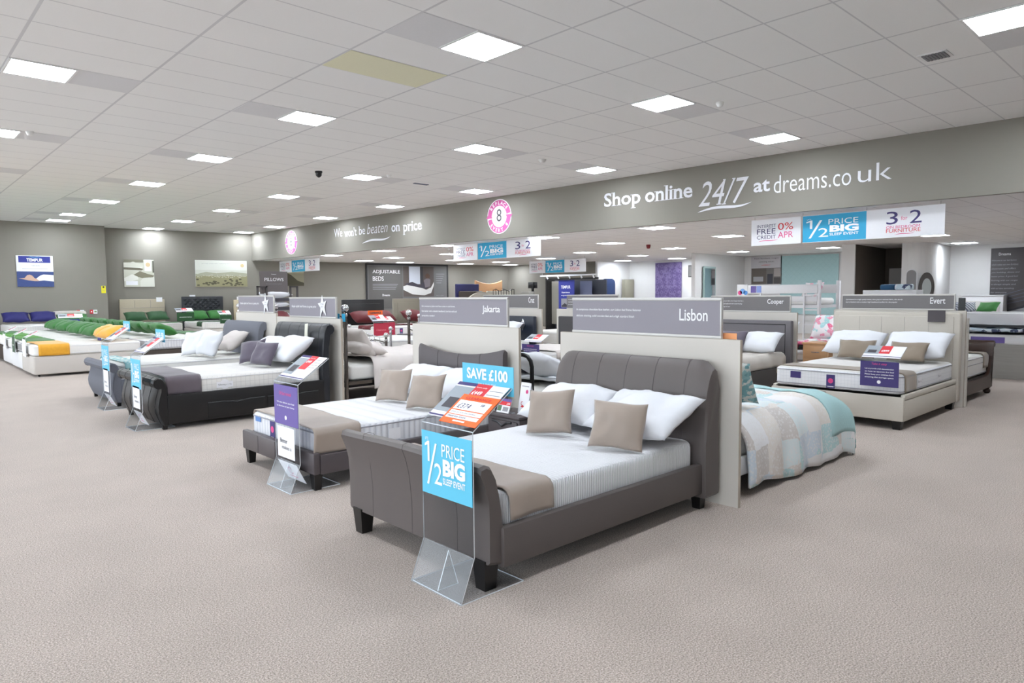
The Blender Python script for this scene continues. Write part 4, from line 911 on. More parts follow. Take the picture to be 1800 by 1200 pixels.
t = thing('notice', 'small yellow notice at the corner of the left wall', 'notice', F(5.77, 26.28, 0, 1.68)); pbox('card', t, 0,.13,0,.008,0,.24,ink((232,222,40))); D = Dec(); D.disc(.065,.2,.03,INKDK,1,10); D.rect(.02,.11,.08,.085,INKGR,1); D.build('print', t)
for i, x in enumerate((5.02, 5.4)):
    t = thing('call_point_sign', 'small red and white fire notice on the left wall, ' + ('left' if i == 0 else 'right') + ' of the pair', 'notice', F(x, 26.28, 0, 1.0)); pbox('card', t, 0,.22,0,.008,0,.13,PAPER); D = Dec(); D.rect(.0,.1,0,.13,INKR,1); D.disc(.05,.065,.02,INKW,2,10); D.rect(.13,.2,.04,.09,ink((120,150,90)),1); D.build('print', t)

# ================================================================ BEDS, FRONT ROW (feet towards the camera side, display panels behind their heads)
PW, PG, SL = 'white pillows on the made beds', 'cushions on the made beds', 'price stands at the bed feet'
# -- 1: large grey-brown bed, nearest
B = F(2.22, 4.01, -90); W = 1.42
bed_curved('large grey-brown leather bed with curved headboard and footboard, nearest the camera', B, W)
mattress('white knitted-top mattress on the nearest grey-brown leather bed', B, .05, W-.05, .155, 2.02, .29, .50, MTK, MSK, None, r=.045)
cloth('bed_runner', 'taupe satin runner across the foot of the nearest bed', 'bed runner', B, .05, W-.05, .165, .50, .50, .14, .155, TAUPE, r=.045, puff=.008, wav=.006, skew=.03, seed=2, res=.025)
pillow('pillow', 'white pillow by the left half of the nearest headboard', B, .37, 1.62, .50, .72, .48, .19, WHITEC, 25, 4, seed=1, group=PW, n=22, wr=.016)
pillow('pillow', 'white pillow by the right half of the nearest headboard, corner overhanging', B, 1.08, 1.58, .50, .74, .50, .20, WHITEC, 26, -2, seed=2, group=PW, n=22, wr=.016)
pillow('cushion', 'square taupe cushion on the left of the nearest bed', B, .52, 1.43, .50, .36, .33, .12, TAUPE, 70, 22, 3, 1, PG, 'cushion', 18)
pillow('cushion', 'square taupe cushion on the right of the nearest bed', B, 1.17, 1.38, .50, .37, .32, .12, TAUPE, 70, 24, -2, 2, PG, 'cushion', 18)
panel('cream display panel behind the nearest bed, sign reads Lisbon', F(4.48, 4.16, -90), 1.72, .14, 1.56, 'Lisbon', ['In sumptuous chocolate faux leather, our Lisbon bed frame features', 'delicate stitching, solid wooden feet and a high standard finish'], H=1.205, z1=1.485)
stand('clear acrylic stand at the nearest bed with a SAVE £100 card and orange clearance card', F(2.17, 3.04, -90), .43, 'half', ('SAVE £100|on', .02, .44, .155), tray='clearance', hi=.86)
# -- 2: low dark bed
B = F(2.50, 6.38, -90); W = 1.41
bed_low('low dark brown leather bed with dipped headboard, second from the camera', B, W, m=LEATHJ)
mattress('white channel-quilted mattress on the low dark brown bed', B, .04, W-.04, .07, 2.0, .25, .475, MTW, MSR, PIPE, tags=[('f', .22, .12, .40, .05, (ink((90,130,190)),)), ('f', .52, .1, .28, .16, (INKPU, INKP)), ('r', .78, .12, .3, .1, (PAPER,))], r=.04)
cloth('bed_runner', 'taupe satin runner across the foot of the low dark brown bed', 'bed runner', B, .04, W-.04, .10, .52, .475, .1, .19, TAUPE, r=.04, puff=.008, wav=.007, skew=-.06, seed=3, res=.025)
pillow('pillow', 'white pillow by the left half of the dipped headboard', B, .38, 1.55, .475, .72, .48, .19, WHITEC, 27, 2, seed=2, group=PW, n=20)
pillow('pillow', 'white pillow by the right half of the dipped headboard', B, 1.05, 1.55, .475, .72, .48, .19, WHITEC, 27, -2, seed=0, group=PW, n=20)
pillow('cushion', 'square taupe cushion on the left of the low dark brown bed', B, .58, 1.30, .475, .38, .33, .12, TAUPE, 68, 20, 3, 2, PG, 'cushion', 18)
pillow('cushion', 'square taupe cushion on the right of the low dark brown bed', B, 1.2, 1.24, .475, .38, .33, .12, TAUPE, 64, 18, 4, 0, PG, 'cushion', 18)
panel('cream display panel behind the low dark brown bed, sign reads Jakarta', F(4.64, 6.66, -90), 1.79, .14, 1.62, 'Jakarta', ['Our contemporary Jakarta bed frame comes in a dark brown,', 'faux leather with a detailed headboard, low foot end and', 'sprung slats as standard'], H=1.21, z1=1.49, nw=.27)
stand('clear acrylic stand with purple card and leaflet at the low dark brown bed', F(2.42, 5.46, -90), .43, 'purple', hi=.85)
# -- bedside cabinet between them
def nightstand(label, M, w=.44, d=.42, h=.47, m=LEATHJ):
    p = thing('bedside_cabinet', label, 'bedside cabinet', M)
    pbox('body', p, 0, w, .01, d, .03, h-.03, m, .01); pbox('top', p, -.01, w+.01, -.005, d+.01, h-.03, h, m, .012)
    f = pbox('drawer', p, .02, w-.02, -.008, .012, .06, h-.05, m, .012)
    part('drawer_pull', f, lambda b: b.tube([(w*.2, -.012, h-.06), (w*.35, -.012, h-.066), (w*.5, -.012, h-.1), (w*.65, -.012, h-.066), (w*.8, -.012, h-.06)], .01, BLACKF, 8))
    legs(p, [(.03,.04),(w-.03,.04),(.03,d-.03),(w-.03,d-.03)], .035, BLACKW, .04)
    return p
nightstand('dark brown leather bedside cabinet between the two nearest beds', F(4.1, 4.73, -90), .42, .34, .47)
p = thing('leaflet_holder', 'small acrylic holder with a purple and red price card on the bedside cabinet', 'leaflet holder', F(4.15, 4.66, -90, .47))
b = MB(); ribbon(b, [(.08,.004),(0,.004),(.055,.13)], 0, .17, .004, ACRY, ACRE); b.build('holder', p, smooth=False)
c = pbox('card', p, .005, .165, -.003, -.001, .005, .135, PAPER, M=T(0,-.003,0) @ RX(-23)); D = Dec(); D.rect(.005,.165,.11,.135,INKPU2,1); D.rect(.005,.165,.075,.11,INKR,1); D.text('£199', .115, .08, .04, .02, INKW, bold=.02); D.rect(.01,.06,.02,.07,ink((90,120,90)),1); D.rect(.08,.15,.02,.06,INKGR,1); D.build('lettering', c, T(0,-.003,0))
p = thing('leaflet', 'tall white folded leaflet with a pink dot standing on the bedside cabinet', 'leaflet', F(4.27, 4.50, -96, .47))
pbox('card', p, 0, .14, -.002, 0, 0, .28, PAPER, M=RX(-10)); pbox('back_leg', p, 0, .14, -.002, 0, 0, .28, PAPER, M=T(0,.1,0) @ RX(10))
D = Dec(); D.disc(.1,.2,.018,INKP,1,16); D.rect(.02,.12,.243,.25,INKGR,1); D.ring(.05,.09,.014,.018,INKR,1,60,300,14); D.poly([(.03,.06),(.06,.075),(.11,.06),(.13,.04),(.08,.055),(.05,.055)], INKR, 1); D.build('print', p, T(0,-.003,0) @ RX(-10))
# -- 3: black leather sleigh bed
B = F(2.42, 10.07, -90); W = 1.55
bed_scroll('black leather sleigh bed with drawers and scrolled ends, third from the camera', B, W)
mattress('white tufted mattress with checked border on the black leather bed', B, .06, W-.06, .10, 2.05, .36, .59, MTT, MSC, PIPEW, tags=[('r', .75, .2, .43, .07, (PAPER, PAPER, 'Sleepers')), ('r', 1.72, .2, .43, .07, (PAPER, PAPER, 'Sleepers'))])
cloth('bed_runner', 'grey mauve throw over the foot of the black leather bed', 'throw', B, .06, W-.06, .10, .50, .595, .15, .2, MAUVET, puff=.01, wav=.01, seed=4, res=.03, skew=-.02)
pillow('pillow', 'white pillow at the left of the black leather headboard', B, .42, 1.62, .60, .74, .48, .22, WHITEC, 30, 0, seed=1, group=PW)
pillow('pillow', 'white pillow at the right of the black leather headboard', B, 1.14, 1.60, .60, .74, .50, .24, WHITEC, 34, 0, seed=2, group=PW)
pillow('cushion', 'mauve grey cushion on the left of the black leather bed', B, .58, 1.50, .60, .38, .33, .14, MAUVE, 62, 34, 10, 0, PG, 'cushion', 16)
pillow('cushion', 'mauve grey cushion on the right of the black leather bed', B, 1.08, 1.42, .60, .38, .33, .14, MAUVE, 66, 22, -4, 1, PG, 'cushion', 16)
panel('cream display panel behind the black leather bed, sign with a white star', F(4.71, 10.46, -90), 2.0, .45, 1.86, '', ['Simple stylish bed frame at a great price'], H=1.22, z1=1.50, star=True)
star_tag('white paper star on the sign behind the black leather bed', F(4.70, 8.95, -90, 1.38))
b = MB(); pts = [(0,.16),(.09,.17),(.07,.06),(.06,-.1),(.08,-.17),(.03,-.13),(-.03,-.17),(-.02,0)]; vs = [(x, y, z) for y in (0,.004) for x, z in pts]; n = 8
b.add(vs, [tuple(range(n)), tuple(range(2*n-1, n-1, -1))]+[(i,(i+1)%n,n+(i+1)%n,n+i) for i in range(n)], mat('cream_card', (228,226,210), .6)); setp(b.build('swing_tag', None, F(4.445, 8.98, -90, .99), smooth=False), 'cream card tag hanging on the black leather headboard', 'tag')
stand('clear acrylic stand with leaflets and blue half price card at the black leather bed', F(2.27, 9.09, -90), .40, 'half_leaflet', ('SAVE £50', .05, .40, .15), big=False, hi=.86)
# -- 4: grey fabric sleigh bed
B = F(2.50, 12.35, -90); W = 1.5
bed_scroll('blue-grey fabric sleigh bed behind the black leather bed', B, W, m=GREYF, mh=GREYF, drawers=False, hz=1.13, ribs=0)
mattress('white mattress on the blue-grey fabric bed', B, .05, W-.05, .10, 2.05, .34, .60, MTP, MSP, PIPEW)
cloth('bed_runner', 'narrow pale teal patterned runner on the blue-grey fabric bed', 'bed runner', B, .05, W-.05, .14, .34, .605, .1, .1, TEALP, seed=6)
pillow('pillow', 'pale grey pillow lying at the blue-grey fabric headboard', B, 1.0, 1.72, .61, .66, .44, .2, CREAMC, 40, 0, seed=0, group=PW)
pillow('pillow', 'white pillow in clear plastic wrap standing on the blue-grey bed, left of two', B, .98, 1.28, .60, .46, .40, .17, WHITEC, 66, 30, 6, 1, PW, wr=.022)
pillow('pillow', 'white pillow in clear plastic wrap standing on the blue-grey bed, right of two', B, 1.3, 1.36, .60, .46, .42, .18, WHITEC, 68, 16, -4, 2, PW, wr=.022)
panel('cream display panel behind the blue-grey fabric bed, sign with a white star', F(4.71, 12.1, -90), 1.62, .12, 1.52, '', ['Simple stylish bed frame at a great price'], H=1.265, z1=1.53, star=True)
star_tag('white paper star on the sign behind the blue-grey fabric bed', F(4.70, 10.85, -90, 1.40))
stand('clear acrylic stand with blue half price card at the blue-grey fabric bed', F(2.38, 10.97, -90), .38, 'half_leaflet', ('SAVE £50', .05, .38, .14), big=False, hi=.92)

# ================================================================ BEDS BACKING ONTO THE FRONT PANELS (feet away from the camera)
B = F(6.78, 2.56, 90); W = 1.45; L = 2.2
p = thing('bed', 'white wooden bed under the patchwork duvet, right of the nearest bed', 'bed', B)
part('footboard', p, lambda b: b.board(0, W, [(0,.02),(-.07,.02),(-.07,.06),(-.02,.1),(.0,.16),(.0,.3),(.04,.3),(.04,.02)], WHITEW, None, 8, .006, 9))
frame_common(p, W, .04, L-.05, .16, .3, WHITEW, .04); pbox('headboard', p, 0, W, L-.05, L, .1, .85, WHITEW, .01); legs(p, [(.05,.1),(W-.05,.1),(.05,L-.1),(W-.05,L-.1)], .17, WHITEW, .05, 0)
mattress('white mattress under the patchwork duvet', B, .05, W-.05, .05, L-.07, .27, .50, MTP, MSP, None)
cloth('duvet', 'blue and taupe patchwork duvet hanging over the bed sides, right of the nearest bed', 'duvet', B, .02, W-.02, .1, L-.2, .55, .50, .5, PATCH, d0=.38, r=.22, o=.02, puff=.03, wav=.014, flare=.04, seed=5, res=.04, thick=.02, hem=.07)
cloth('throw', 'pale teal fringed throw over the foot end of the patchwork bed', 'throw', B, .02, W-.02, .1, .52, .565, .34, .4, TEALC, d0=.3, r=.22, o=.03, puff=.03, wav=.014, flare=.04, seed=5, res=.04, thick=.008, fringe=.07)
pillow('cushion', 'teal and cream leaf print cushion leaning by the white panel', B, .36, 1.62, .6, .48, .40, .16, TEALP, 60, 8, 0, 1, PG, 'cushion')
pillow('cushion', 'teal print cushion lying flat behind the leaf print cushion', B, .95, 1.62, .6, .5, .44, .16, TEALP, 50, 0, 0, 2, PG, 'cushion')
t = thing('card_holder', 'orange card just visible above the nearest panel corner', 'sign', F(4.54, 2.66, -90)); pbox('card', t, 0, .16, 0, .004, 1.18, 1.25, ink((246,170,116))); pbox('upright', t, .05, .1, .004, .008, 0, 1.2, ACRE)
# behind the dark brown bed: black metal foot end, white bedding
B = F(6.95, 4.95, 90); W = 1.5
p = thing('metal_bed', 'black metal bed behind the dark brown bed, rounded foot rail showing', 'bed', B)
def g(b):
    b.tube([(0,0,.3),(0,0,.6)]+[(.12-.12*math.cos(math.radians(a)), 0, .6+.12*math.sin(math.radians(a))) for a in (30,60,90)]+[(W-.12+.12*math.sin(math.radians(a)), 0, .6+.12*math.cos(math.radians(a))) for a in (0,30,60,90)]+[(W,0,.3)], .022, BLACKM, 10)
    for i in range(1, 8): b.tube([(W*i/8,0,.3),(W*i/8,0,.71)], .008, BLACKM, 6)
    b.tube([(0,0,.32),(W,0,.32)], .015, BLACKM, 8)
part('footboard', p, g); part('headboard', p, g, T(0,2.05,.2))
for x in (0, W):
    part('side_rail', p, lambda b: b.box(x-.015,x+.015,0,2.05,.26,.32,BLACKM))
    for y in (0, 2.05): part('leg', p, lambda b: b.tube([(x,y,0),(x,y,.5 if y else .32)], .02, BLACKM, 8))
pbox('slatted_base', p, .02, W-.02, .02, 2.03, .26, .3, SLAT)
mattress('grey-sided mattress on the black metal bed', B, .03, W-.03, .04, 2.0, .3, .54, MTP, MSGREY, None)
cloth('duvet', 'white duvet on the black metal bed', 'duvet', B, .03, W-.03, .45, 1.6, .56, .1, .1, WHITEC, r=.08, puff=.03, wav=.015, seed=8, thick=.03)
cloth('bed_runner', 'grey throw across the foot of the black metal bed', 'throw', B, .03, W-.03, .1, .62, .60, .12, .12, MAUVET, r=.08, puff=.02, seed=9)
pillow('pillow', 'white pillow on the black metal bed, seen past the tall leaflet', B, .35, 1.42, .58, .7, .46, .2, WHITEC, 28, 0, seed=0, group=PW)
pillow('cushion', 'dark charcoal cushion on the black metal bed', B, .9, 1.38, .58, .4, .34, .14, mat('charcoal_cloth', (40,38,42), .8), 60, 0, seed=1, group=PG, cat='cushion')
# nickel post beds backing onto the star panels
for i, (yn, lab) in enumerate(((8.62, 'nickel ball-post bed behind the black leather bed'), (10.86, 'nickel ball-post bed behind the blue-grey fabric bed'))):
    B = F(6.97, yn, 90); W = 1.5
    bed_metal(lab, B, W, 2.1, hz=1.42, fz=1.28 if i == 0 else .85, ball=.055 if i == 0 else .05, base=BLACKM)
    mattress('white mattress on the '+lab, B, .04, W-.04, .05, 2.03, .33, .55, MTP, MSP, None)
    cloth('duvet', 'cream duvet on the '+lab, 'duvet', B, .0, W, .08, 1.66, .60, .42, .4, CREAMC, r=.12, o=.02, puff=.03, wav=.02, flare=.03, seed=10+i, thick=.025, hem=.08)
    pillow('pillow', 'cream pillow lying flat on the '+lab, B, .38, 1.42, .61, .72, .48, .2, CREAMC, 16, 0, seed=0, group=PW)
    pillow('pillow', 'near upright cream pillow on the '+lab, B, .38, 1.66, .62, .7, .46, .18, CREAMC, 62, 0, seed=1, group=PW)
    pillow('pillow', 'far cream pillow on the '+lab, B, 1.12, 1.66, .62, .7, .46, .18, CREAMC, 62, 0, seed=2, group=PW)
t = thing('swing_tag', 'blue price tags tied under the chrome ball of the nearest nickel post', 'tag', F(4.80, 8.62, -90, 1.19)); pbox('card', t, -.13, -.03, 0, .003, 0, .1, INKB); pbox('card', t, .035, .125, 0, .003, -.01, .1, INKB)

# ================================================================ SECOND ROW (feet at x 8.3, panels at x 10.5)
B = F(8.24, 4.06, -90); W = 1.52
bed_ottoman('oatmeal fabric storage bed with tall padded headboard at right', B, W)
mattress('white mattress with fine check border on the oatmeal fabric bed', B, .03, W-.03, .03, 1.95, .39, .62, MTT, MSG, PIPE, tags=[('f', .3, .13, .49, .08, (INKPU,)), ('f', .72, .1, .40, .16, (INKPU, INKP)), ('r', .6, .14, .45, .09, (PAPER, PAPER, 'Sleepers')), ('r', 1.35, .14, .45, .09, (PAPER, PAPER, 'Sleepers'))], r=.045)
cloth('bed_runner', 'taupe runner across the foot of the oatmeal fabric bed', 'bed runner', B, .03, W-.03, .10, .48, .62, .1, .21, TAUPED, r=.045, seed=11, res=.03)
pillow('pillow', 'white pillow at the left of the oatmeal headboard', B, .38, 1.5, .625, .74, .46, .22, WHITEC, 35, 0, seed=1, group=PW)
pillow('pillow', 'white pillow at the right of the oatmeal headboard', B, 1.14, 1.5, .625, .76, .48, .22, WHITEC, 35, 0, seed=2, group=PW)
pillow('cushion', 'deep taupe oblong cushion on the left of the oatmeal fabric bed', B, .5, 1.38, .625, .46, .27, .12, TAUPED, 60, 6, seed=0, group=PG, cat='cushion')
pillow('cushion', 'deep taupe oblong cushion on the right of the oatmeal fabric bed', B, 1.12, 1.36, .625, .46, .27, .12, TAUPED, 60, -6, seed=1, group=PG, cat='cushion')
panel('cream display panel behind the oatmeal fabric bed, sign reads Evert', F(10.46, 4.20, -90), 1.68, .12, 1.54, 'Evert', ['Upholstered in a high quality sweet, dove grey or oatmeal fabric, this sturdy', 'bed is finished with a modern high headboard perfect for the popular'], H=1.27, z1=1.47, tone=SIGND, nw=.18, nh=.42)
setp(pbox('fabric_swatch', None, 0,.2,0,.012,0,.15,ink((74,68,72)), M=F(10.17, 2.88, -90, 1.13)), 'dark fabric swatch hooked over the corner of the oatmeal headboard', 'fabric swatch')
over_card('purple card holder over the foot of the oatmeal fabric mattress', F(8.19, 2.98, -90, .48), .40, 'purple2', .3)
B = F(8.4, 6.25, -90); W = 1.42
bed_plain('charcoal fabric bed with buttoned headboard, partly hidden by the nearest panel', B, W, m=mat('charcoal_flat', (70,67,66), .8), mh=CHARF, hz=1.09, rz=(.0,.40), buttons=True, border=True)
mattress('white mattress on the charcoal buttoned bed', B, .03, W-.03, .05, 1.95, .36, .56, MTP, MSP, None)
cloth('bed_runner', 'pale grey rumpled sheet over the side of the charcoal buttoned bed', 'sheet', B, .03, W-.03, .3, 1.9, .57, .15, .17, mat('stone_cloth', (196,190,182), .8), r=.08, puff=.02, wav=.02, seed=12, thick=.02, hem=.06)
pillow('pillow', 'white patterned pillow at the charcoal buttoned headboard', B, 1.14, 1.5, .57, .6, .42, .2, WHITEC, 40, 0, seed=0, group=PW)
pillow('cushion', 'large grey mauve cushion on the charcoal buttoned bed', B, .72, 1.4, .57, .52, .38, .16, MAUVE, 60, 0, seed=0, group=PG, cat='cushion')
panel('cream display panel behind the charcoal buttoned bed, sign reads Cooper', F(10.56, 6.6, -90), 1.80, .30, 1.68, 'Cooper', ['In a contemporary woven fabric, the Cooper bed has a', 'padded and buttoned headboard with sturdy framing', 'and a wooden sprung slat base'], H=1.21, z1=1.46, tone=SIGND, nw=.27, nh=.4)
t = thing('bedside_cabinet', 'light oak bedside cabinet between the charcoal and oatmeal beds', 'bedside cabinet', F(10.7, 4.76, -90)); pbox('body', t, 0,.4,0,.4,.02,.72,OAK,.004); pbox('top', t, -.015,.415,-.015,.4,.72,.745,OAK,.005); legs(t, [(.04,.04),(.36,.04),(.04,.36),(.36,.36)], .03, OAK, .04)
part('handle', pbox('drawer', t, .02,.38,-.012,0,.5,.7,OAK,.003), lambda b: b.tube([(.14,-.02,.6),(.26,-.02,.6)], .006, PALEM, 8))
# third and navy beds
B = F(8.3, 9.6, -90); W = 1.45
bed_plain('dark framed bed with charcoal headboard seen between the two nearest panels', B, W, m=mat('dark_base', (48,45,44), .6), mh=mat('charcoal_hb', (66,64,66), .7), hz=1.08, rz=(.06,.3))
mattress('white mattress on the dark framed bed between the panels', B, .03, W-.03, .04, 1.95, .27, .52, MTP, MSP, PIPEW, tags=[('f', .85, .1, .3, .15, (INKPU, INKP))])
pillow('pillow', 'cream pillow at the head of the dark framed bed', B, 1.05, 1.5, .53, .74, .46, .2, CREAMC, 40, 0, seed=0, group=PW)
cloth('bed_runner', 'pale grey cover on the dark framed bed', 'bedspread', B, .03, W-.03, .4, 1.6, .53, .1, .12, CREAMC, seed=13)
panel('cream display panel behind the dark framed bed', F(10.5, 9.86, -90), 1.9, .28, 1.6, '', ['A simple modern design in soft', 'touch leather with sprung slats', 'for a great night'], H=1.22, z1=1.49, tone=SIGND)
over_card('purple card holder at the foot of the dark framed bed', F(8.26, 8.58, -90, .40), .42, 'purple2', .3)
B = F(8.35, 11.85, -90); W = 1.45
bed_plain('navy leather bed with silver diamond on the headboard', B, W, m=mat('navy_leather', (24,32,48), .35), hz=1.06, rz=(.08,.34))
part('diamond', [o_ for o_ in C.objects if o_.name.startswith('headboard')][-1], lambda b: b.lathe([(.001,-.01),(.13,0),(.001,.004)], 0,0,0, CHROME, 4, .6, 1), T(W-.3, 1.97, .88) @ RX(-90))
mattress('white mattress on the navy leather bed', B, .03, W-.03, .04, 1.95, .31, .55, MTP, MSP, None)
pillow('pillow', 'white pillow at the right of the navy headboard', B, 1.0, 1.5, .56, .74, .46, .22, WHITEC, 40, 0, seed=1, group=PW); pillow('pillow', 'white pillow at the left of the navy headboard', B, .4, 1.5, .56, .7, .46, .22, WHITEC, 40, 0, seed=2, group=PW)
panel('cream display panel behind the navy leather bed, sign reads Cruz', F(10.5, 12.5, -90), 2.2, .3, 2.08, 'Cruz', ['A striking faux leather bed frame', 'with a jewelled headboard'], H=1.21, z1=1.50, tone=SIGND, nw=.18, nh=.42)
over_card('white and red price holder at the foot of the navy leather bed', F(8.3, 11.1, -90, .4), .42, 'white', .28)
B = F(8.3, 14.5, -90); W = 1.75
bed_metal('silver metal bed with wavy foot rails between the black and dark brown beds', B, W, 2.0, m=PALEM, hz=1.05, fz=.86, ball=.045, base=mat('grey_base', (120,118,120), .8))
mattress('white mattress on the silver wavy metal bed', B, .04, W-.04, .06, 1.95, .33, .55, MTP, MSP, PIPE, tags=[('f', .9, .12, .36, .16, (INKPU, INKBL))])
cloth('bed_runner', 'mauve folded cloth low at the side of the silver metal bed', 'throw', B, .04, W-.04, 1.3, 1.7, .56, .1, .25, MAUVET, seed=14)

# beds standing across, foot towards the camera, dark red bedding
def red_bed(x, y, W, label, hk, mh, hz, base, drawers=0):
    B = F(x, y, 0)
    divan(label, B, W, 1.95, base, .40, (hk, mh, hz), 0)
    mattress('white mattress on the '+label, B, 0.01, W-.01, .01, 1.93, .41, .66, MTP, MSP, PIPE, tags=[('f', W*.5, .1, .46, .15, (INKPU, INKP))])
    cloth('throw', 'dark red runner on the '+label, 'throw', B, .01, W-.01, .5, 1.15, .665, .1, .22, REDC, seed=int(x*7) % 9+1, puff=.02)
    for k, xx in enumerate((.36, W-.36)): pillow('pillow', ('left' if k == 0 else 'right')+' dark red pillow on the '+label, B, xx, 1.3, .67, .72, .5, .28, REDC, 30, 0, seed=k, group='dark red pillows', n=10)
red_bed(10.15, 16.1, 1.38, 'grey divan with black leather headboard in the middle distance', 'frame', BLACKL, 1.41, mat('divan_grey', (128,126,126), .8))
red_bed(11.9, 16.1, 1.6, 'charcoal divan with taupe framed headboard in the middle distance', 'frame', mat('taupe_hb', (140,134,120), .7), 1.42, mat('divan_charcoal', (66,64,64), .8))
red_bed(7.9, 18.2, 1.38, 'divan left of the black leather headboard', 'flat', mat('taupe_hb', (140,134,120), .7), 1.0, mat('divan_grey', (128,126,126), .8))
stand('acrylic stand with orange CLEARANCE header and red card in the middle distance', F(9.85, 15.95, 0), .46, 'half', None, big=False, hi=.8)
st = [o_ for o_ in C.objects if o_.name.startswith('acrylic_price_stand')][-1]
c = pbox('header_card', st, 0, .46, .262, .268, 1.0, 1.12, INKO); D = Dec(); D.text('CLEARANCE', .23, 1.03, .36, .055, INKDK, bold=.04, align='c'); D.build('lettering', c, T(0,.262,0))
c = pbox('red_card', st, 0, .46, -.013, -.0105, .42, .78, ink((186,44,70))); D = Dec(); D.text('Clearance', .23, .58, .3, .05, ink((232,150,160)), shear=.2, align='c'); D.build('lettering', c, T(0,-.0135,0))
over_card('white card holder on the black headboard divan', F(10.2, 16.0, 0, .45), .36, 'red', .36); over_card('white card holder on the taupe headboard divan', F(12.15, 16.0, 0, .47), .36, 'red', .36)

# ================================================================ DIVANS ON THE LEFT, two rows head to head
DG = 'divan beds on the left'
names = ['gold-trimmed','second','third','dark-based fourth','fifth']; ORD = ['first','second','third','fourth','fifth']
ys = [(16.05,17.4),(17.56,18.92),(19.08,20.45),(20.65,22.0),(22.2,23.6)]
WB = mat('divan_white', (222,222,224), .75); OB = mat('divan_oat', (196,190,184), .8, noise_scale=120, noise_amt=.03); DB = mat('divan_dark_brown', (66,56,50), .8)
for i, (a, b_) in enumerate(ys):
    W = b_-a; B = F(2.3+.02*i, b_, -90); base = (OB, WB, WB, DB, OB)[i]; z = .62
    divan(f'{"oat coloured" if i == 0 else "pale" if i < 3 else "dark brown" if i == 3 else "oat"} divan base, {ORD[i]} from the camera in the left row', B, W, 1.93, base, .405, group=DG)
    mattress(f'white mattress on the {ORD[i]} divan of the left row', B, .005, W-.005, 0, 1.92, .405, z, MTP, (MSP, MSGREY, MSC, MSP, MSP)[i], PIPEW, 'mattresses on the left divans')
    col, cn = ((GOLD,'gold'), (GREEN,'dark green'), (GREEN2,'light green'), (GREEN2,'light green'), (GREEN,'green'))[i]
    cloth('bed_runner', f'{cn} velvet runner over the foot of the {ORD[i]} divan in the left row', 'bed runner', B, .005, W-.005, .1, .62, z, .2, .21, col, seed=20+i, res=.05)
    for k in range(2):
        pc = GOLD if i == 0 else GREEN
        pillow('pillow', f'{"gold" if i == 0 else "green"} velvet pillow at the head of the {ORD[i]} left-row divan, {"far" if k == 0 else "near"} one of two', B, .34+k*(W-.68), 1.3, z+.005, .68, .46, .22, pc, 24, 8*(1 if k else -1), seed=k+i, group='velvet pillows on the left divans', n=10)
    # the divan behind, head to head
    B2 = F(6.22, a, 90); base2 = (DB, DB, WB, OB, OB)[i]
    divan(f'{"dark brown" if i < 2 else "pale"} divan base, {ORD[i]} from the camera in the row behind', B2, W, 1.93, base2, .405, group=DG)
    mattress(f'white mattress on the {ORD[i]} divan of the row behind', B2, .005, W-.005, 0, 1.92, .405, z+.01, MTP, (MSR, MSC, MSP, MSR, MSP)[i], PIPE, 'mattresses on the left divans')
    cloth('bed_runner', f'green runner over the foot of the {ORD[i]} divan in the row behind', 'bed runner', B2, .005, W-.005, .1, .62, z+.012, .2, .2, (GREEN2, GREEN, DGREEN, GREEN, GREEN2)[i], seed=30+i, res=.05)
    for k in range(2):
        pillow('pillow', f'green velvet pillow at the head of the {ORD[i]} back-row divan, {"near" if k == 0 else "far"} one of two', B2, .34+k*(W-.68), 1.3, z+.015, .68, .46, .22, GREEN, 26, 0, seed=k+i+1, group='velvet pillows on the left divans', n=10)
# slim price holders on the left divans' feet
for i in range(3):
    a, b_ = ys[i]; t = over_card(f'{("slim clear", "slim green-tinted", "slim clear")[i]} card holder on the foot of the {ORD[i]} left-row divan', F(2.255+.02*i, a+.78, -90, .38), .34, ('white','green','white')[i], .36)
t = over_card('price holder with small blue card on the gold divan near its pillow', F(3.6, 16.9, -90, .63), .3, 'blue', .12)
# beds against the far walls
def wall_bed(x, y, W, label, rot, hb, base, pil, pn, z=.66, rn=None):
    B = F(x, y, rot); L = 1.95
    divan(label, B, W, L, base, .42, hb)
    mattress('white mattress on the '+label, B, .005, W-.005, 0, L-.01, .42, z, MTP, MSC, PIPEW)
    for k in range(2): pillow('pillow', f'{"left" if k == 0 else "right"} {pn} pillow on the '+label, B, .36+k*(W-.72), 1.4, z+.005, .7, .46, .22, pil, 34, 0, seed=k, group=pn+' pillows by the far wall', n=10)
    if rn: cloth('bed_runner', f'{pn} runner on the '+label, 'bed runner', B, .005, W-.005, .1, .55, z, .15, .2, rn, seed=int(x) % 7)
wall_bed(6.4, 24.7, 1.42, 'divan with tall beige panelled headboard on the far wall', 0, ('panel', mat('beige_hb', (176,166,146), .75), 1.46), OB, DGREEN, 'dark green', rn=GREEN)
wall_bed(8.32, 24.3, 1.42, 'divan with black deep-buttoned headboard on the far wall', 0, ('tufted', mat('black_velvet', (36,38,44), .6), 1.54), OB, GREEN, 'green', rn=DGREEN)
wall_bed(10.1, 24.1, 1.4, 'divan with cream framed headboard at the far wall', 0, ('frame', mat('cream_hb', (190,176,150), .7), 1.40), OB, GREEN, 'bright green', rn=GREEN)
wall_bed(2.95, 24.2, 1.42, 'divan with navy blue pillows under the blue poster', 0, None, WB, BLUEC, 'navy blue', z=.74)
wall_bed(4.36, 24.24, .9, 'narrow divan with rounded white headboard on the left wall', 0, ('round', mat('white_hb', (220,214,208), .6), 1.10), WB, GREEN, 'mid green')
over_card('navy card holder with grey price card near the white headboard', F(4.1, 23.9, -6, .62), .62, 'blue', .3)
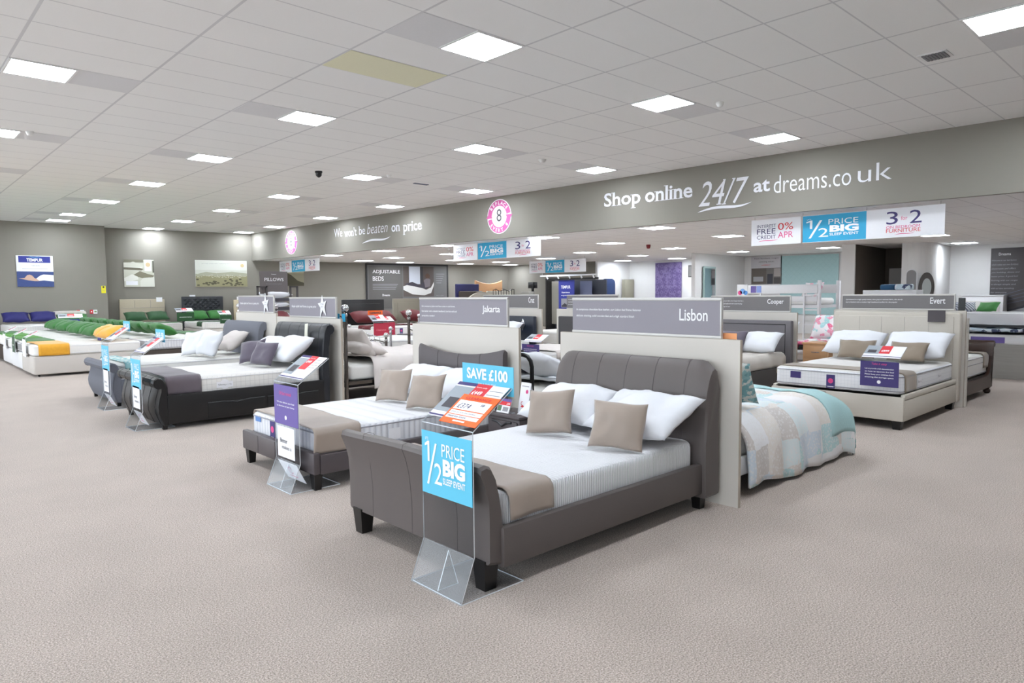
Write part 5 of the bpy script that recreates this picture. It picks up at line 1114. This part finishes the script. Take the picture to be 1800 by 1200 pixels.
over_card('blue price holder on the beige headboard divan', F(7.5, 24.3, 0, .72), .55, 'green', .3); over_card('white card holder on the black-buttoned divan', F(8.9, 24.3, 0, .6), .4, 'green', .3)
for x, y, z, lab in ((7.55, 26.62, 1.36, 'beige'), (8.62, 26.42, 1.44, 'black-buttoned'), (10.25, 26.2, 1.36, 'cream framed')):
    setp(pbox('price_tag', None, 0,.2,0,.004,0,.16,PAPER, M=F(x, y, 0, z)), f'small white tag hooked over the {lab} headboard', 'tag')
# pillows display
t = thing('pillow_display', 'white pillow shelf unit with dark labels and a PILLOWS sign on top', 'display unit', F(8.55, 20.0, 0))
for x in (-.12, .15, .9, 1.12): pbox('upright', t, x, x+.05, 0, .05, 0, 1.83, ink((70,66,66)))
for x0, x1 in ((-.12,.2),(.9,1.17)): pbox('cross_rail', t, x0, x1, 0, .05, 1.79, 1.83, ink((70,66,66)))
for z in (.5,.85,1.15,1.42): 
    s = pbox('shelf', t, .18, .92, 0, .5, z, z+.03, WHITEW); pbox('shelf_label', s, .18, .92, -.012, -.004, z-.04, z+.05, INKDK)
c = pbox('sign_board', t, 0, .86, .06, .09, 1.6, 2.27, ink((98,92,92))); D = Dec(); D.text('PILLOWS', .43, 1.98, .6, .1, INKW, bold=.0, align='c', serif=True); D.text('Dreams', .43, 2.17, .14, .03, INKW, align='c'); D.text('find your perfect pillow', .43, 1.88, .5, .03, INKGR, align='c'); D.build('lettering', c, T(0,.058,0))
for i, (x, z) in enumerate(((.52, 1.46), (.55, .89), (.55, 1.19))): pillow('pillow', ('white pillow arched on top of the pillow shelf unit','white pillow on the lower shelf of the unit','white pillow on the upper shelf of the unit')[i], F(8.55, 20.0, 0), x, .03, z, .72 if i else .95, .42, .18 if i else .24, WHITEC, 8, 0, seed=i, group='white pillows in the shelf unit', n=10)
# headboards stacked at the back
def hboard(name, label, x, y, w, z0, z1, m, arch=0, deg=0, base=True):
    t = thing(name, label, 'headboard', F(x, y, deg)); prof = [(0,z0),(0,z1-.02),(.02,z1),(.06,z1),(.08,z1-.02),(.08,z0)]
    part('panel', t, lambda b: b.board(0, w, prof, m, (lambda u: 1-arch*(2*u-1)**2*(1 if arch > 0 else 1)) if arch else None, 14, .01, z0+.01))
    if base:
        for xx in (.1, w-.16): pbox('strut', t, xx, xx+.06, .02, .06, 0, z0+.05, ink((90,80,66)))
    return t
hboard('spare_headboard', 'navy blue headboard on the rack at the back, left end', 17.5, 22.0, 1.2, .9, 1.95, mat('navy_hb', (40,40,88), .6)); hboard('spare_headboard', 'dark brown headboard in front of the navy blue one', 17.6, 21.9, 1.2, .6, 1.66, ink((70,62,56)))
hboard('spare_headboard', 'arched cream headboard at the back', 17.0, 20.6, 1.35, .6, 1.62, mat('cream_hb2', (202,198,184), .7), .22)
hboard('spare_headboard', 'light wooden headboard with a dipped top at the back', 18.7, 22.2, 1.5, .8, 1.98, OAK, -.12); hboard('spare_headboard', 'grey headboard at the back right of the arched one', 18.3, 21.0, 1.3, .6, 1.66, mat('cream_hb2', (202,198,184), .7))
b = MB()
for i in range(9): b.tube([(.14*i,0,.6),(.14*i,0,1.7+.04*math.sin(i*1.9))], .012, BLACKM, 6)
b.tube([(.14*i,0,1.68+.05*math.sin(i*1.9)) for i in range(9)], .014, BLACKM, 6); b.tube([(0,0,1.2),(1.12,0,1.2)], .012, BLACKM, 6); b.tube([(0,0,0),(0,0,.7)], .02, BLACKM, 6); b.tube([(1.12,0,0),(1.12,0,.7)], .02, BLACKM, 6)
setp(b.build('spare_headboard', None, F(17.9, 20.2, 0)), 'black wrought metal headboard at the back', 'headboard')

# ================================================================ KIOSK AND BACK WALLS
t = thing('display_kiosk', 'dark framed display bay with a blue TEMPUR banner under the far banner', 'display', F(20.0, 19.4, -90))
pbox('back_panel', t, 0, 2.72, .5, .55, 0, 2.05, ink((60,64,76))); pbox('side_panel', t, 0, .05, 0, .5, 0, 2.12, ink((36,34,34))); pbox('top_bar', t, 0, 2.72, 0, .06, 2.05, 2.13, ink((44,42,42)))
pbox('light_panel', t, .06, .68, .3, .33, .3, 2.02, mat('taupe_panel', (150,146,136), .7)); pbox('glass_panel', t, 1.6, 2.2, .28, .3, .6, 2.0, ink((98,104,132)))
c = pbox('blue_banner', t, .68, 1.5, .05, .07, .2, 2.06, INKBL); D = Dec(); D.text('TEMPUR', 1.06, 1.72, .5, .12, INKW, bold=.02, align='c'); D.text('Experience', 1.06, 1.53, .42, .07, INKW, bold=.02, align='c'); D.text('weightlessness', 1.06, 1.42, .5, .06, INKW, bold=.01, align='c'); D.rect(.82,1.3,.98,1.33,INKGR,1); D.poly([(.84,1.05),(1.0,1.15),(1.15,1.08),(1.28,1.1),(1.28,1.0),(.84,1.0)], INKDK, 2); D.build('lettering', c, T(0,.048,0))
t = thing('hanging_track', 'long pale rail of clip lights above the display bay', 'lighting rail', F(19.9, 19.6, -90, 2.2)); pbox('rail', t, 0, 3.0, 0, .06, 0, .06, LEDF)
for i in range(5): part('spotlight', t, lambda b: b.tube([(.35+.6*i,.03,0),(.4+.6*i,.03,-.09)], .03, LEDF, 8))
for x in (.1, 2.9): part('rail_hanger', t, lambda b: b.tube([(x,.03,.06),(x,.03,.70)], .006, PALEM, 6))
t = thing('tv_screen', 'small black speaker box on a stand left of the display bay', 'speaker', F(19.9, 20.3, -90)); pbox('cabinet', t, 0,.3,0,.25,1.75,2.0,BLKP,.01); pbox('stand_post', t, .1,.2,.1,.16,0,1.76,BLKP)
c = thing('chest_of_drawers', 'dark chest with pale top left of the display bay', 'chest of drawers', F(19.6, 20.6, -90)); pbox('body', c, 0,.7,0,.4,0,1.3,ink((58,52,50)),.01); pbox('top', c, -.02,.72,-.02,.42,1.3,1.34,ink((50,46,52)),.005); pbox('box', c, .15,.6,.05,.35,1.34,1.62,ink((150,148,140)),.01)
for z in (.15,.55,.95): pbox('drawer', c, .03,.67,-.012,0,z,z+.33,ink((66,60,56)),.005)
B = F(12.9, 11.6, 90); divan('divan with purple and blue bedding behind the dark framed bed', F(11.0, 11.3, -90), 1.35, 1.93, WB, .42)
B = F(11.0, 11.3, -90); mattress('white mattress with the purple bedding', B, .005, 1.345, 0, 1.92, .42, .7, MTP, MSP, PIPEW)
pillow('pillow', 'purple pillow showing between the two sign panels', B, .4, 1.3, .71, .7, .46, .24, PURPC, 34, 0, seed=1); pillow('pillow', 'royal blue pillow behind the purple one', B, .45, 1.75, .71, .7, .46, .24, BLUEC, 60, 0, seed=2)
# white room behind
p = board_on('wallpaper', 'purple diamond patterned wallpaper panel on the white back wall', F(24.9, 17.56, -90, .3), 1.31, 2.5, mk_pattern('purple_paper', [(104,90,136),(122,108,154),(96,82,128)], 9), 'wallpaper')
D = Dec(); 
for i in range(6):
    for j in range(11): D.ring(.11+.22*i, .14+.22*j, .07, .085, ink((140,126,168)), 1, 0, 360, 4)
D.build('print', p)
p = board_on('wallpaper', 'pale teal lattice wallpaper panel on the white back wall', F(24.9, 11.98, -90, .7), 2.1, 2.14, mat('teal_paper', (172,204,206), .75), 'wallpaper'); D = Dec(); LT = ink((160,194,198))
for i in range(10):
    for j in range(10): D.ring(.1+.21*i, .1+.21*j, .095, .105, LT, 1, 0, 360, 4)
D.build('print', p)
p = board_on('poster', 'grey poster announcing a new furniture range with room photos', F(24.9, 13.15, -90, 1.8), 1.22, 1.06, ink((200,198,202))); D = Dec(); D.text('New furniture ranges', .61, .95, .95, .06, INKDK, align='c'); D.text('coming soon', .61, .82, .6, .07, INKDK, align='c'); D.swoosh(.4,.8,.73,.05,INKR,2)
D.rect(.02,1.2,.02,.62,ink((120,116,114)),1); D.rect(.02,.62,.02,.62,ink((104,96,90)),2); D.rect(.1,.5,.12,.3,ink((180,180,184)),3); D.rect(.66,.88,.02,.4,ink((66,66,74)),3); D.rect(.92,1.18,.3,.6,ink((170,162,160)),3); D.rect(.92,1.18,.03,.26,ink((80,78,78)),3); D.build('print', p)
p = thing('poster', 'tall dark poster with white text and a bed photo at the right edge', 'poster', F(24.97, 5.42, -90, .76)); pbox('board', p, 0,1.9,0,.02,0,2.02,ink((66,62,64))); D = Dec(); D.text('Dreams', .2, 1.8, .3, .08, INKW)
for i, tx in enumerate(('Welcome to our bed factory','which makes our own furniture','showroom and offers','you bedding, divans and','better prices. A good bed','finishing with our ranges','is always simple and','with us have something','for everyone')): D.text(tx, .03, 1.62-i*.12, (.62,.66,.6,.7,.66,.66,.62,.58,.4)[i], .055, INKGR, shear=.2)
D.poly([(0,.05),(.6,.2),(1.9,.75),(1.9,0),(0,0)], ink((44,44,52)), 1)
for i in range(4): D.poly([(.3,.3+.1*i),(1.9,.75+.12*i),(1.9,.77+.12*i),(.3,.315+.1*i)], ink((84,88,104)), 2)
D.poly([(.35,.08),(1.9,.55),(1.9,.4),(.6,.03)], ink((150,152,158)), 3); D.rect(1.3,1.9,0,.28,ink((150,160,174)),3); D.build('print', p)
def mirror(name, label, M, w, h, fm, kind='rect', ft=.07, gm=None):
    gm = gm or MIRROR
    p = thing(name, label, 'mirror', M)
    if kind == 'rect': pbox('frame', p, 0, w, 0, .05, 0, h, fm, .008); pbox('glass', p, ft, w-ft, -.004, 0, ft, h-ft, MIRROR)
    if kind == 'arch':
        for nm, r, y, m in (('frame', 0, .03, fm), ('glass', ft, -.002, gm)):
            R = w/2-r; pts = [(r, r), (w-r, r)]+[(w/2+R*math.cos(math.radians(a)), h-w/2+R*math.sin(math.radians(a))) for a in range(0, 181, 20)]
            n = len(pts); b = MB(); b.add([(x, yy, zz) for yy in (y, y-.03) for x, zz in pts], [tuple(range(n)), tuple(range(2*n-1, n-1, -1))]+[(i, (i+1)%n, n+(i+1)%n, n+i) for i in range(n)], m); b.build(nm, p, smooth=False)
    if kind == 'oval':
        b = MB(); b.lathe([(w*.3,.02),(w*.36,-.02),(w*.46,-.02),(w*.5,0),(w*.5,.03)], 0,0,0, fm, 32, 1, h/w); b.build('frame', p, RX(90)); b = MB(); b.lathe([(w*.3,.021),(w*.3,.032)], 0,0,0, gm, 32, 1, h/w); b.build('glass', p, RX(90))
    return p
mirror('wall_mirror', 'tall green-grey framed mirror on the white partition', F(21.75, 13.27, 2, 1.0), .85, 1.45, mat('duck_egg', (150,172,170), .5))
t = thing('arched_opening', 'arched navy niche in the white partition near the purple panel', 'niche', F(23.2, 19.12, -6, .8)); 
R = .4; pts = [(0,0),(.82,0),(.82,1.1)]+[(.82-.2+.2*math.cos(math.radians(a)), 1.15+.2*math.sin(math.radians(a))) for a in (20,50,90)]+[(.2+.2*math.cos(math.radians(a)), 1.15+.2*math.sin(math.radians(a))) for a in (90,130,160)]+[(0,1.1)]
n = len(pts); b = MB(); b.add([(x, y, z) for y in (0,.04) for x, z in pts], [tuple(range(n)), tuple(range(2*n-1, n-1, -1))]+[(i,(i+1)%n,n+(i+1)%n,n+i) for i in range(n)], ink((38,58,98))); b.build('niche_panel', t, smooth=False); part('spotlight', t, lambda b: b.sphere(.2,-.03,1.28,.035,LEDF,10))
t = thing('wardrobe', 'taupe wardrobe side beside the arched niche', 'wardrobe', F(24.35, 18.75, -6)); pbox('carcass', t, 0,.55,0,.2,0,2.12,mat('taupe_ward', (150,146,130), .6)); pbox('door', t, .02,.53,-.015,0,.05,2.1,mat('taupe_ward', (150,146,130), .6),.004)
for i, yy in enumerate((15.95, 15.45)):
    t = thing('picture_frame', ('larger' if i == 0 else 'narrower')+' grey framed picture on the white wall right of the purple panel', 'picture', F(24.93, yy, -90, 2.15)); pbox('frame', t, 0,.45 if i == 0 else .35,0,.03,0,.5,ink((96,94,92)),.004); pbox('print', t, .05,.4 if i == 0 else .3,-.004,0,.05,.45,ink((128,126,124)))
t = thing('wall_cabinet', 'white panelled cabinet beside the dark recess', 'cabinet', F(21.9, 8.75, -90)); pbox('carcass', t, 0,.42,0,.4,0,1.86,WHITEW,.004)
for z in (.05,.95): d = pbox('door', t, .02,.40,-.02,0,z,z+.88,WHITEW,.004); pbox('door_panel', d, .08,.34,-.026,-.02,z+.08,z+.8,WHITEW,.004)
t = thing('exit_sign', 'small green exit sign at the back of the dark recess', 'exit sign', F(24.34, 7.62, -90, 2.45)); pbox('housing', t, 0,.35,0,.04,0,.22,ink((30,90,66)),.004); D = Dec(); D.poly([(.08,.06),(.14,.06),(.2,.12),(.2,.07),(.28,.11),(.2,.17),(.12,.16)], ink((120,220,180)), 1); D.build('print', t)
mirror('wall_mirror', 'arched mirror on the curved white wall', F(21.98, 6.83, -80, 1.0), .3, 1.15, WHITEW, 'arch', .03, gm=ink((128,126,128)))
mirror('round_mirror', 'oval dark framed mirror leaning on the curved white wall', F(22.12, 6.33, -50, 1.62), .42, .85, ink((84,80,78)), 'oval', gm=ink((172,178,178))); pbox('support_post', C.objects.get('round_mirror'), -.03,.03,.02,.06,-1.55,-.3,WHITEW)
t = thing('bottle', 'small yellow bottle on the ledge in front of the recess', 'bottle', F(23.9, 7.5, 0, 1.28)); part('body', t, lambda b: b.lathe([(.07,0),(.07,.16),(.03,.22),(.03,.28)],0,0,0,ink((206,206,120)),12)); pbox('plinth', t, -.2,.2,-.2,.2,-1.28,0,ink((120,116,112)))

# ---------------------------------------------------------------- bunk and children's beds
t = thing('bunk_bed', 'white bunk bed in front of the pale teal wallpaper', 'bunk bed', F(14.0, 7.7, -90)); W = 1.8
for x in (0, W-.06):
    for y in (0, .95): pbox('post', t, x, x+.06, y, y+.06, 0, 1.76 if x else 1.66, WHITEW, .006)
gr = pbox('guard_rail', t, .25, W-.05, -.02, 0, 1.50, 1.68, WHITEW, .004); pbox('lower_guard_rail', t, .06, W-.05, -.02, 0, 1.33, 1.44, WHITEW, .004); pbox('guard_rail', t, .06, W-.05, .99, 1.01, 1.5, 1.68, WHITEW, .004)
pbox('bed_deck', t, .05, W-.05, 0, .97, 1.2, 1.26, WHITEW); pbox('bed_deck', t, .05, W-.05, 0, .97, .3, .36, WHITEW); pbox('end_panel', t, 0, .24, -.022, -.002, 1.45, 1.7, LEDF)
D = Dec(); D.disc(.07,1.52,.05,INKP,1,10); D.disc(.13,1.55,.06,ink((120,170,230)),1,10); D.disc(.2,1.52,.05,ink((90,150,220)),1,10); D.build('sticker', t, T(0,-.024,0)); D = Dec(); D.rect(.32,.44,1.52,1.66,INKPU2,1); D.rect(.45,.56,1.52,1.66,ink((140,160,220)),1); D.build('sticker', t, T(0,-.024,0))
part('ladder', t, lambda b: [b.box(W-.32,W-.29,-.06,-.03,0,1.5,WHITEW), b.box(W-.02,W+.01,-.06,-.03,0,1.5,WHITEW)]+[b.box(W-.3,W,-.055,-.035,.25+.3*i,.28+.3*i,WHITEW) for i in range(5)])
mattress('white mattress on the upper bunk', F(14.0,7.7,-90), .08, W-.08, .03, .94, 1.26, 1.4, MTP, MSP, None); mattress('white mattress on the lower bunk', F(14.0,7.7,-90), .08, W-.08, .03, .94, .36, .5, MTP, MSP, None)
pillow('cushion', 'pink and white cushion on the top bunk right end', F(14.0,7.7,-90), 1.5, .3, 1.4, .4, .34, .12, FLORAL, 60, 0, seed=1)
B = F(10.95, 5.3, -90); divan('divan with pink floral bedding seen between the charcoal and oatmeal panels', B, 1.4, 1.93, WB, .42)
mattress('white mattress under the pink floral bedding', B, .005, 1.395, 0, 1.92, .42, .58, MTP, MSP, PIPEW)
cloth('duvet', 'pink and blue floral duvet between the charcoal and oatmeal panels', 'duvet', B, .0, 1.4, .2, 1.8, .62, .2, .2, FLORAL, d0=None, r=.1, puff=.05, wav=.02, seed=15, thick=.04)
pillow('pillow', 'pink floral pillow standing on the floral duvet, left one', B, .55, .75, .70, .62, .46, .2, FLORAL, 62, 0, seed=1, n=12); pillow('pillow', 'pink floral pillow standing on the floral duvet, right one', B, 1.05, .85, .70, .6, .46, .2, FLORAL, 62, 0, seed=2, n=12)
over_card('purple and white card holder beside the oak cabinet', F(10.72, 5.3, -90, .62), .38, 'purple2', .3)
t = thing('cabin_bed', 'white raised cabin bed with grey plank base at the right edge', 'bed', F(14.3, 4.2, -90)); W = 3.4
pbox('plank_base', t, .3, W, 0, 1.0, 0, .60, PLANK, .004); pbox('bed_rail', t, 0, W, -.03, 0, .62, .72, WHITEW, .004); pbox('bed_deck', t, 0, W, 0, 1.0, .6, .66, WHITEW)
pbox('back_guard', t, 0, W, .96, 1.0, .66, 1.14, WHITEW, .006); pbox('upper_shelf', t, 0, W, .3, 1.0, .92, 1.12, WHITEW, .006); pbox('post', t, 0, .06, 0, .06, 0, 1.1, WHITEW, .004); pbox('post', t, 0, .06, .9, .96, 0, 1.3, WHITEW, .004)
c = pbox('name_plate', t, .85, 1.35, -.036, -.03, .62, .72, INKPU2)
B = F(14.3,4.2,-90)
mattress('thin mattress in the cabin bed', B, .05, W-.05, .03, .95, .66, .76, MTP, MSP, None)
cloth('duvet', 'blue spotted duvet in the cabin bed', 'duvet', B, .1, 1.55, .05, .9, .77, 0, 0, DOTS, puff=.04, seed=16, thick=.05); cloth('duvet', 'lilac duvet in the cabin bed', 'duvet', B, 1.6, 3.2, .05, .9, .78, 0, 0, LILAC, puff=.04, seed=17, thick=.06)
for i, (x, col, lab) in enumerate(((.62, ink((60,74,110)), 'striped navy cushion on the cabin bed shelf'), (.98, ink((70,140,70)), 'green toy cushion on the cabin bed shelf'))): pillow('cushion', lab, B, x, .45, 1.12, .36, .2, .12, (mk_ribs('navy_stripe', (220,224,232), (44,54,96), 60), col)[i], 55, 20*(1-2*i), seed=i, n=10)
t = thing('shelf_unit', 'pale shelf unit behind the oatmeal headboard holding folded cloth', 'shelf unit', F(14.3, 5.2, -90)); pbox('carcass', t, 0,.95,0,.4,0,1.55,WHITEW,.006)
for i, (x, m, lab) in enumerate(((.42, mat('blue_green_cloth', (40,84,120), .8), 'folded blue and green cloth on the pale shelf unit'), (.68, DOTS, 'folded white and blue cloth on the pale shelf unit'))): setp(pbox('folded_cloth', None, -.13,.13,0,.3,0,.11,m,.03,M=B @ T(x-.98,.05,1.55)), lab, 'folded cloth')
for o_ in C.objects:
    if o_.name.startswith('folded_cloth'): o_.matrix_basis = F(14.3, 5.2, -90) @ T(.42 if o_['label'].startswith('folded blue') else .68, .05, 1.55)
t = thing('chest_of_drawers', 'white low chest with panelled side on the right back wall', 'chest of drawers', F(24.4, 6.0, -90)); pbox('body', t, 0,1.05,0,.5,0,1.35,WHITEW,.006); pbox('side_inset', t, .08,.97,-.01,0,.1,1.2,mat('pale_inset2', (206,204,202), .6),.004); pbox('top', t, -.02,1.07,-.02,.5,1.35,1.38,WHITEW,.004)
# dark wooden sleigh bed right of the oatmeal bed, foot to the right
B = F(12.27, 2.58, 90); bed_sleigh_wood('dark walnut sleigh bed behind the oatmeal bed panel, foot end showing', B, 1.5, 1.72)
mattress('white pillow-top mattress on the dark walnut sleigh bed', B, .05, 1.45, .1, 1.66, .30, .60, MTP, MSP, PIPE, mid=True)
cloth('bed_runner', 'taupe runner at the foot of the dark walnut sleigh bed', 'bed runner', B, .05, 1.45, .1, .38, .60, .2, .2, TAUPED, seed=18)
t = thing('upright_board', 'narrow cream end board beside the oatmeal bed panel', 'display panel', F(10.54, 2.60, -90)); pbox('board', t, 0, .09, 0, .06, 0, 1.17, MDF); 
t = thing('black_switch', 'small black box fixed above the oatmeal bed panel', 'box', F(10.5, 2.62, -90, 1.27)); pbox('box', t, 0,.07,0,.05,0,.17,BLKP)

# ================================================================ LIGHT AND CAMERA
w = bpy.data.worlds.new('sky'); bpy.context.scene.world = w; w.use_nodes = True
bg = w.node_tree.nodes['Background']; bg.inputs[0].default_value = (.84,.92,1.0,1); bg.inputs[1].default_value = 3.9
for i, (a, b_) in enumerate(((-3.2,1.3),(1.7,6.3),(6.7,11.3),(11.7,16.3),(16.7,21.3),(21.7,25.6))):
    la = bpy.data.lights.new('window_portal', 'AREA'); la.shape = 'RECTANGLE'; la.size = b_-a; la.size_y = 3.2; la.cycles.is_portal = True
    lo = bpy.data.objects.new('window_portal', la); C.objects.link(lo); lo.matrix_basis = T(-4.3, (a+b_)/2, 1.85) @ RZ(-90) @ RX(90)
cam = bpy.data.cameras.new('camera'); co = bpy.data.objects.new('camera', cam); C.objects.link(co); bpy.context.scene.camera = co
cam.sensor_width = 36; cam.lens = 36*1211.3/1800; cam.clip_end = 200
yaw, pit, rol = .81916, .0696347, -.0087568
f = Vector((math.cos(yaw)*math.cos(pit), math.sin(yaw)*math.cos(pit), -math.sin(pit))); r = Vector((math.sin(yaw), -math.cos(yaw), 0)); u = r.cross(f)
r2 = r*math.cos(rol)+u*math.sin(rol); u2 = -r*math.sin(rol)+u*math.cos(rol)
co.matrix_basis = Matrix.Translation((0, 0, 1.55)) @ Matrix((r2, u2, -f)).transposed().to_4x4()
sc = bpy.context.scene
sc.view_settings.view_transform = 'Standard'; sc.view_settings.look = 'None'; sc.view_settings.gamma = 1; sc.view_settings.exposure = .60; sc.view_settings.use_curve_mapping = False
sc.cycles.max_bounces = 8; sc.cycles.diffuse_bounces = 5; sc.cycles.glossy_bounces = 3; sc.cycles.transparent_max_bounces = 12; sc.cycles.transmission_bounces = 4; sc.cycles.sample_clamp_indirect = 6; sc.cycles.caustics_reflective = False; sc.cycles.caustics_refractive = False
sc.cycles.use_denoising = True
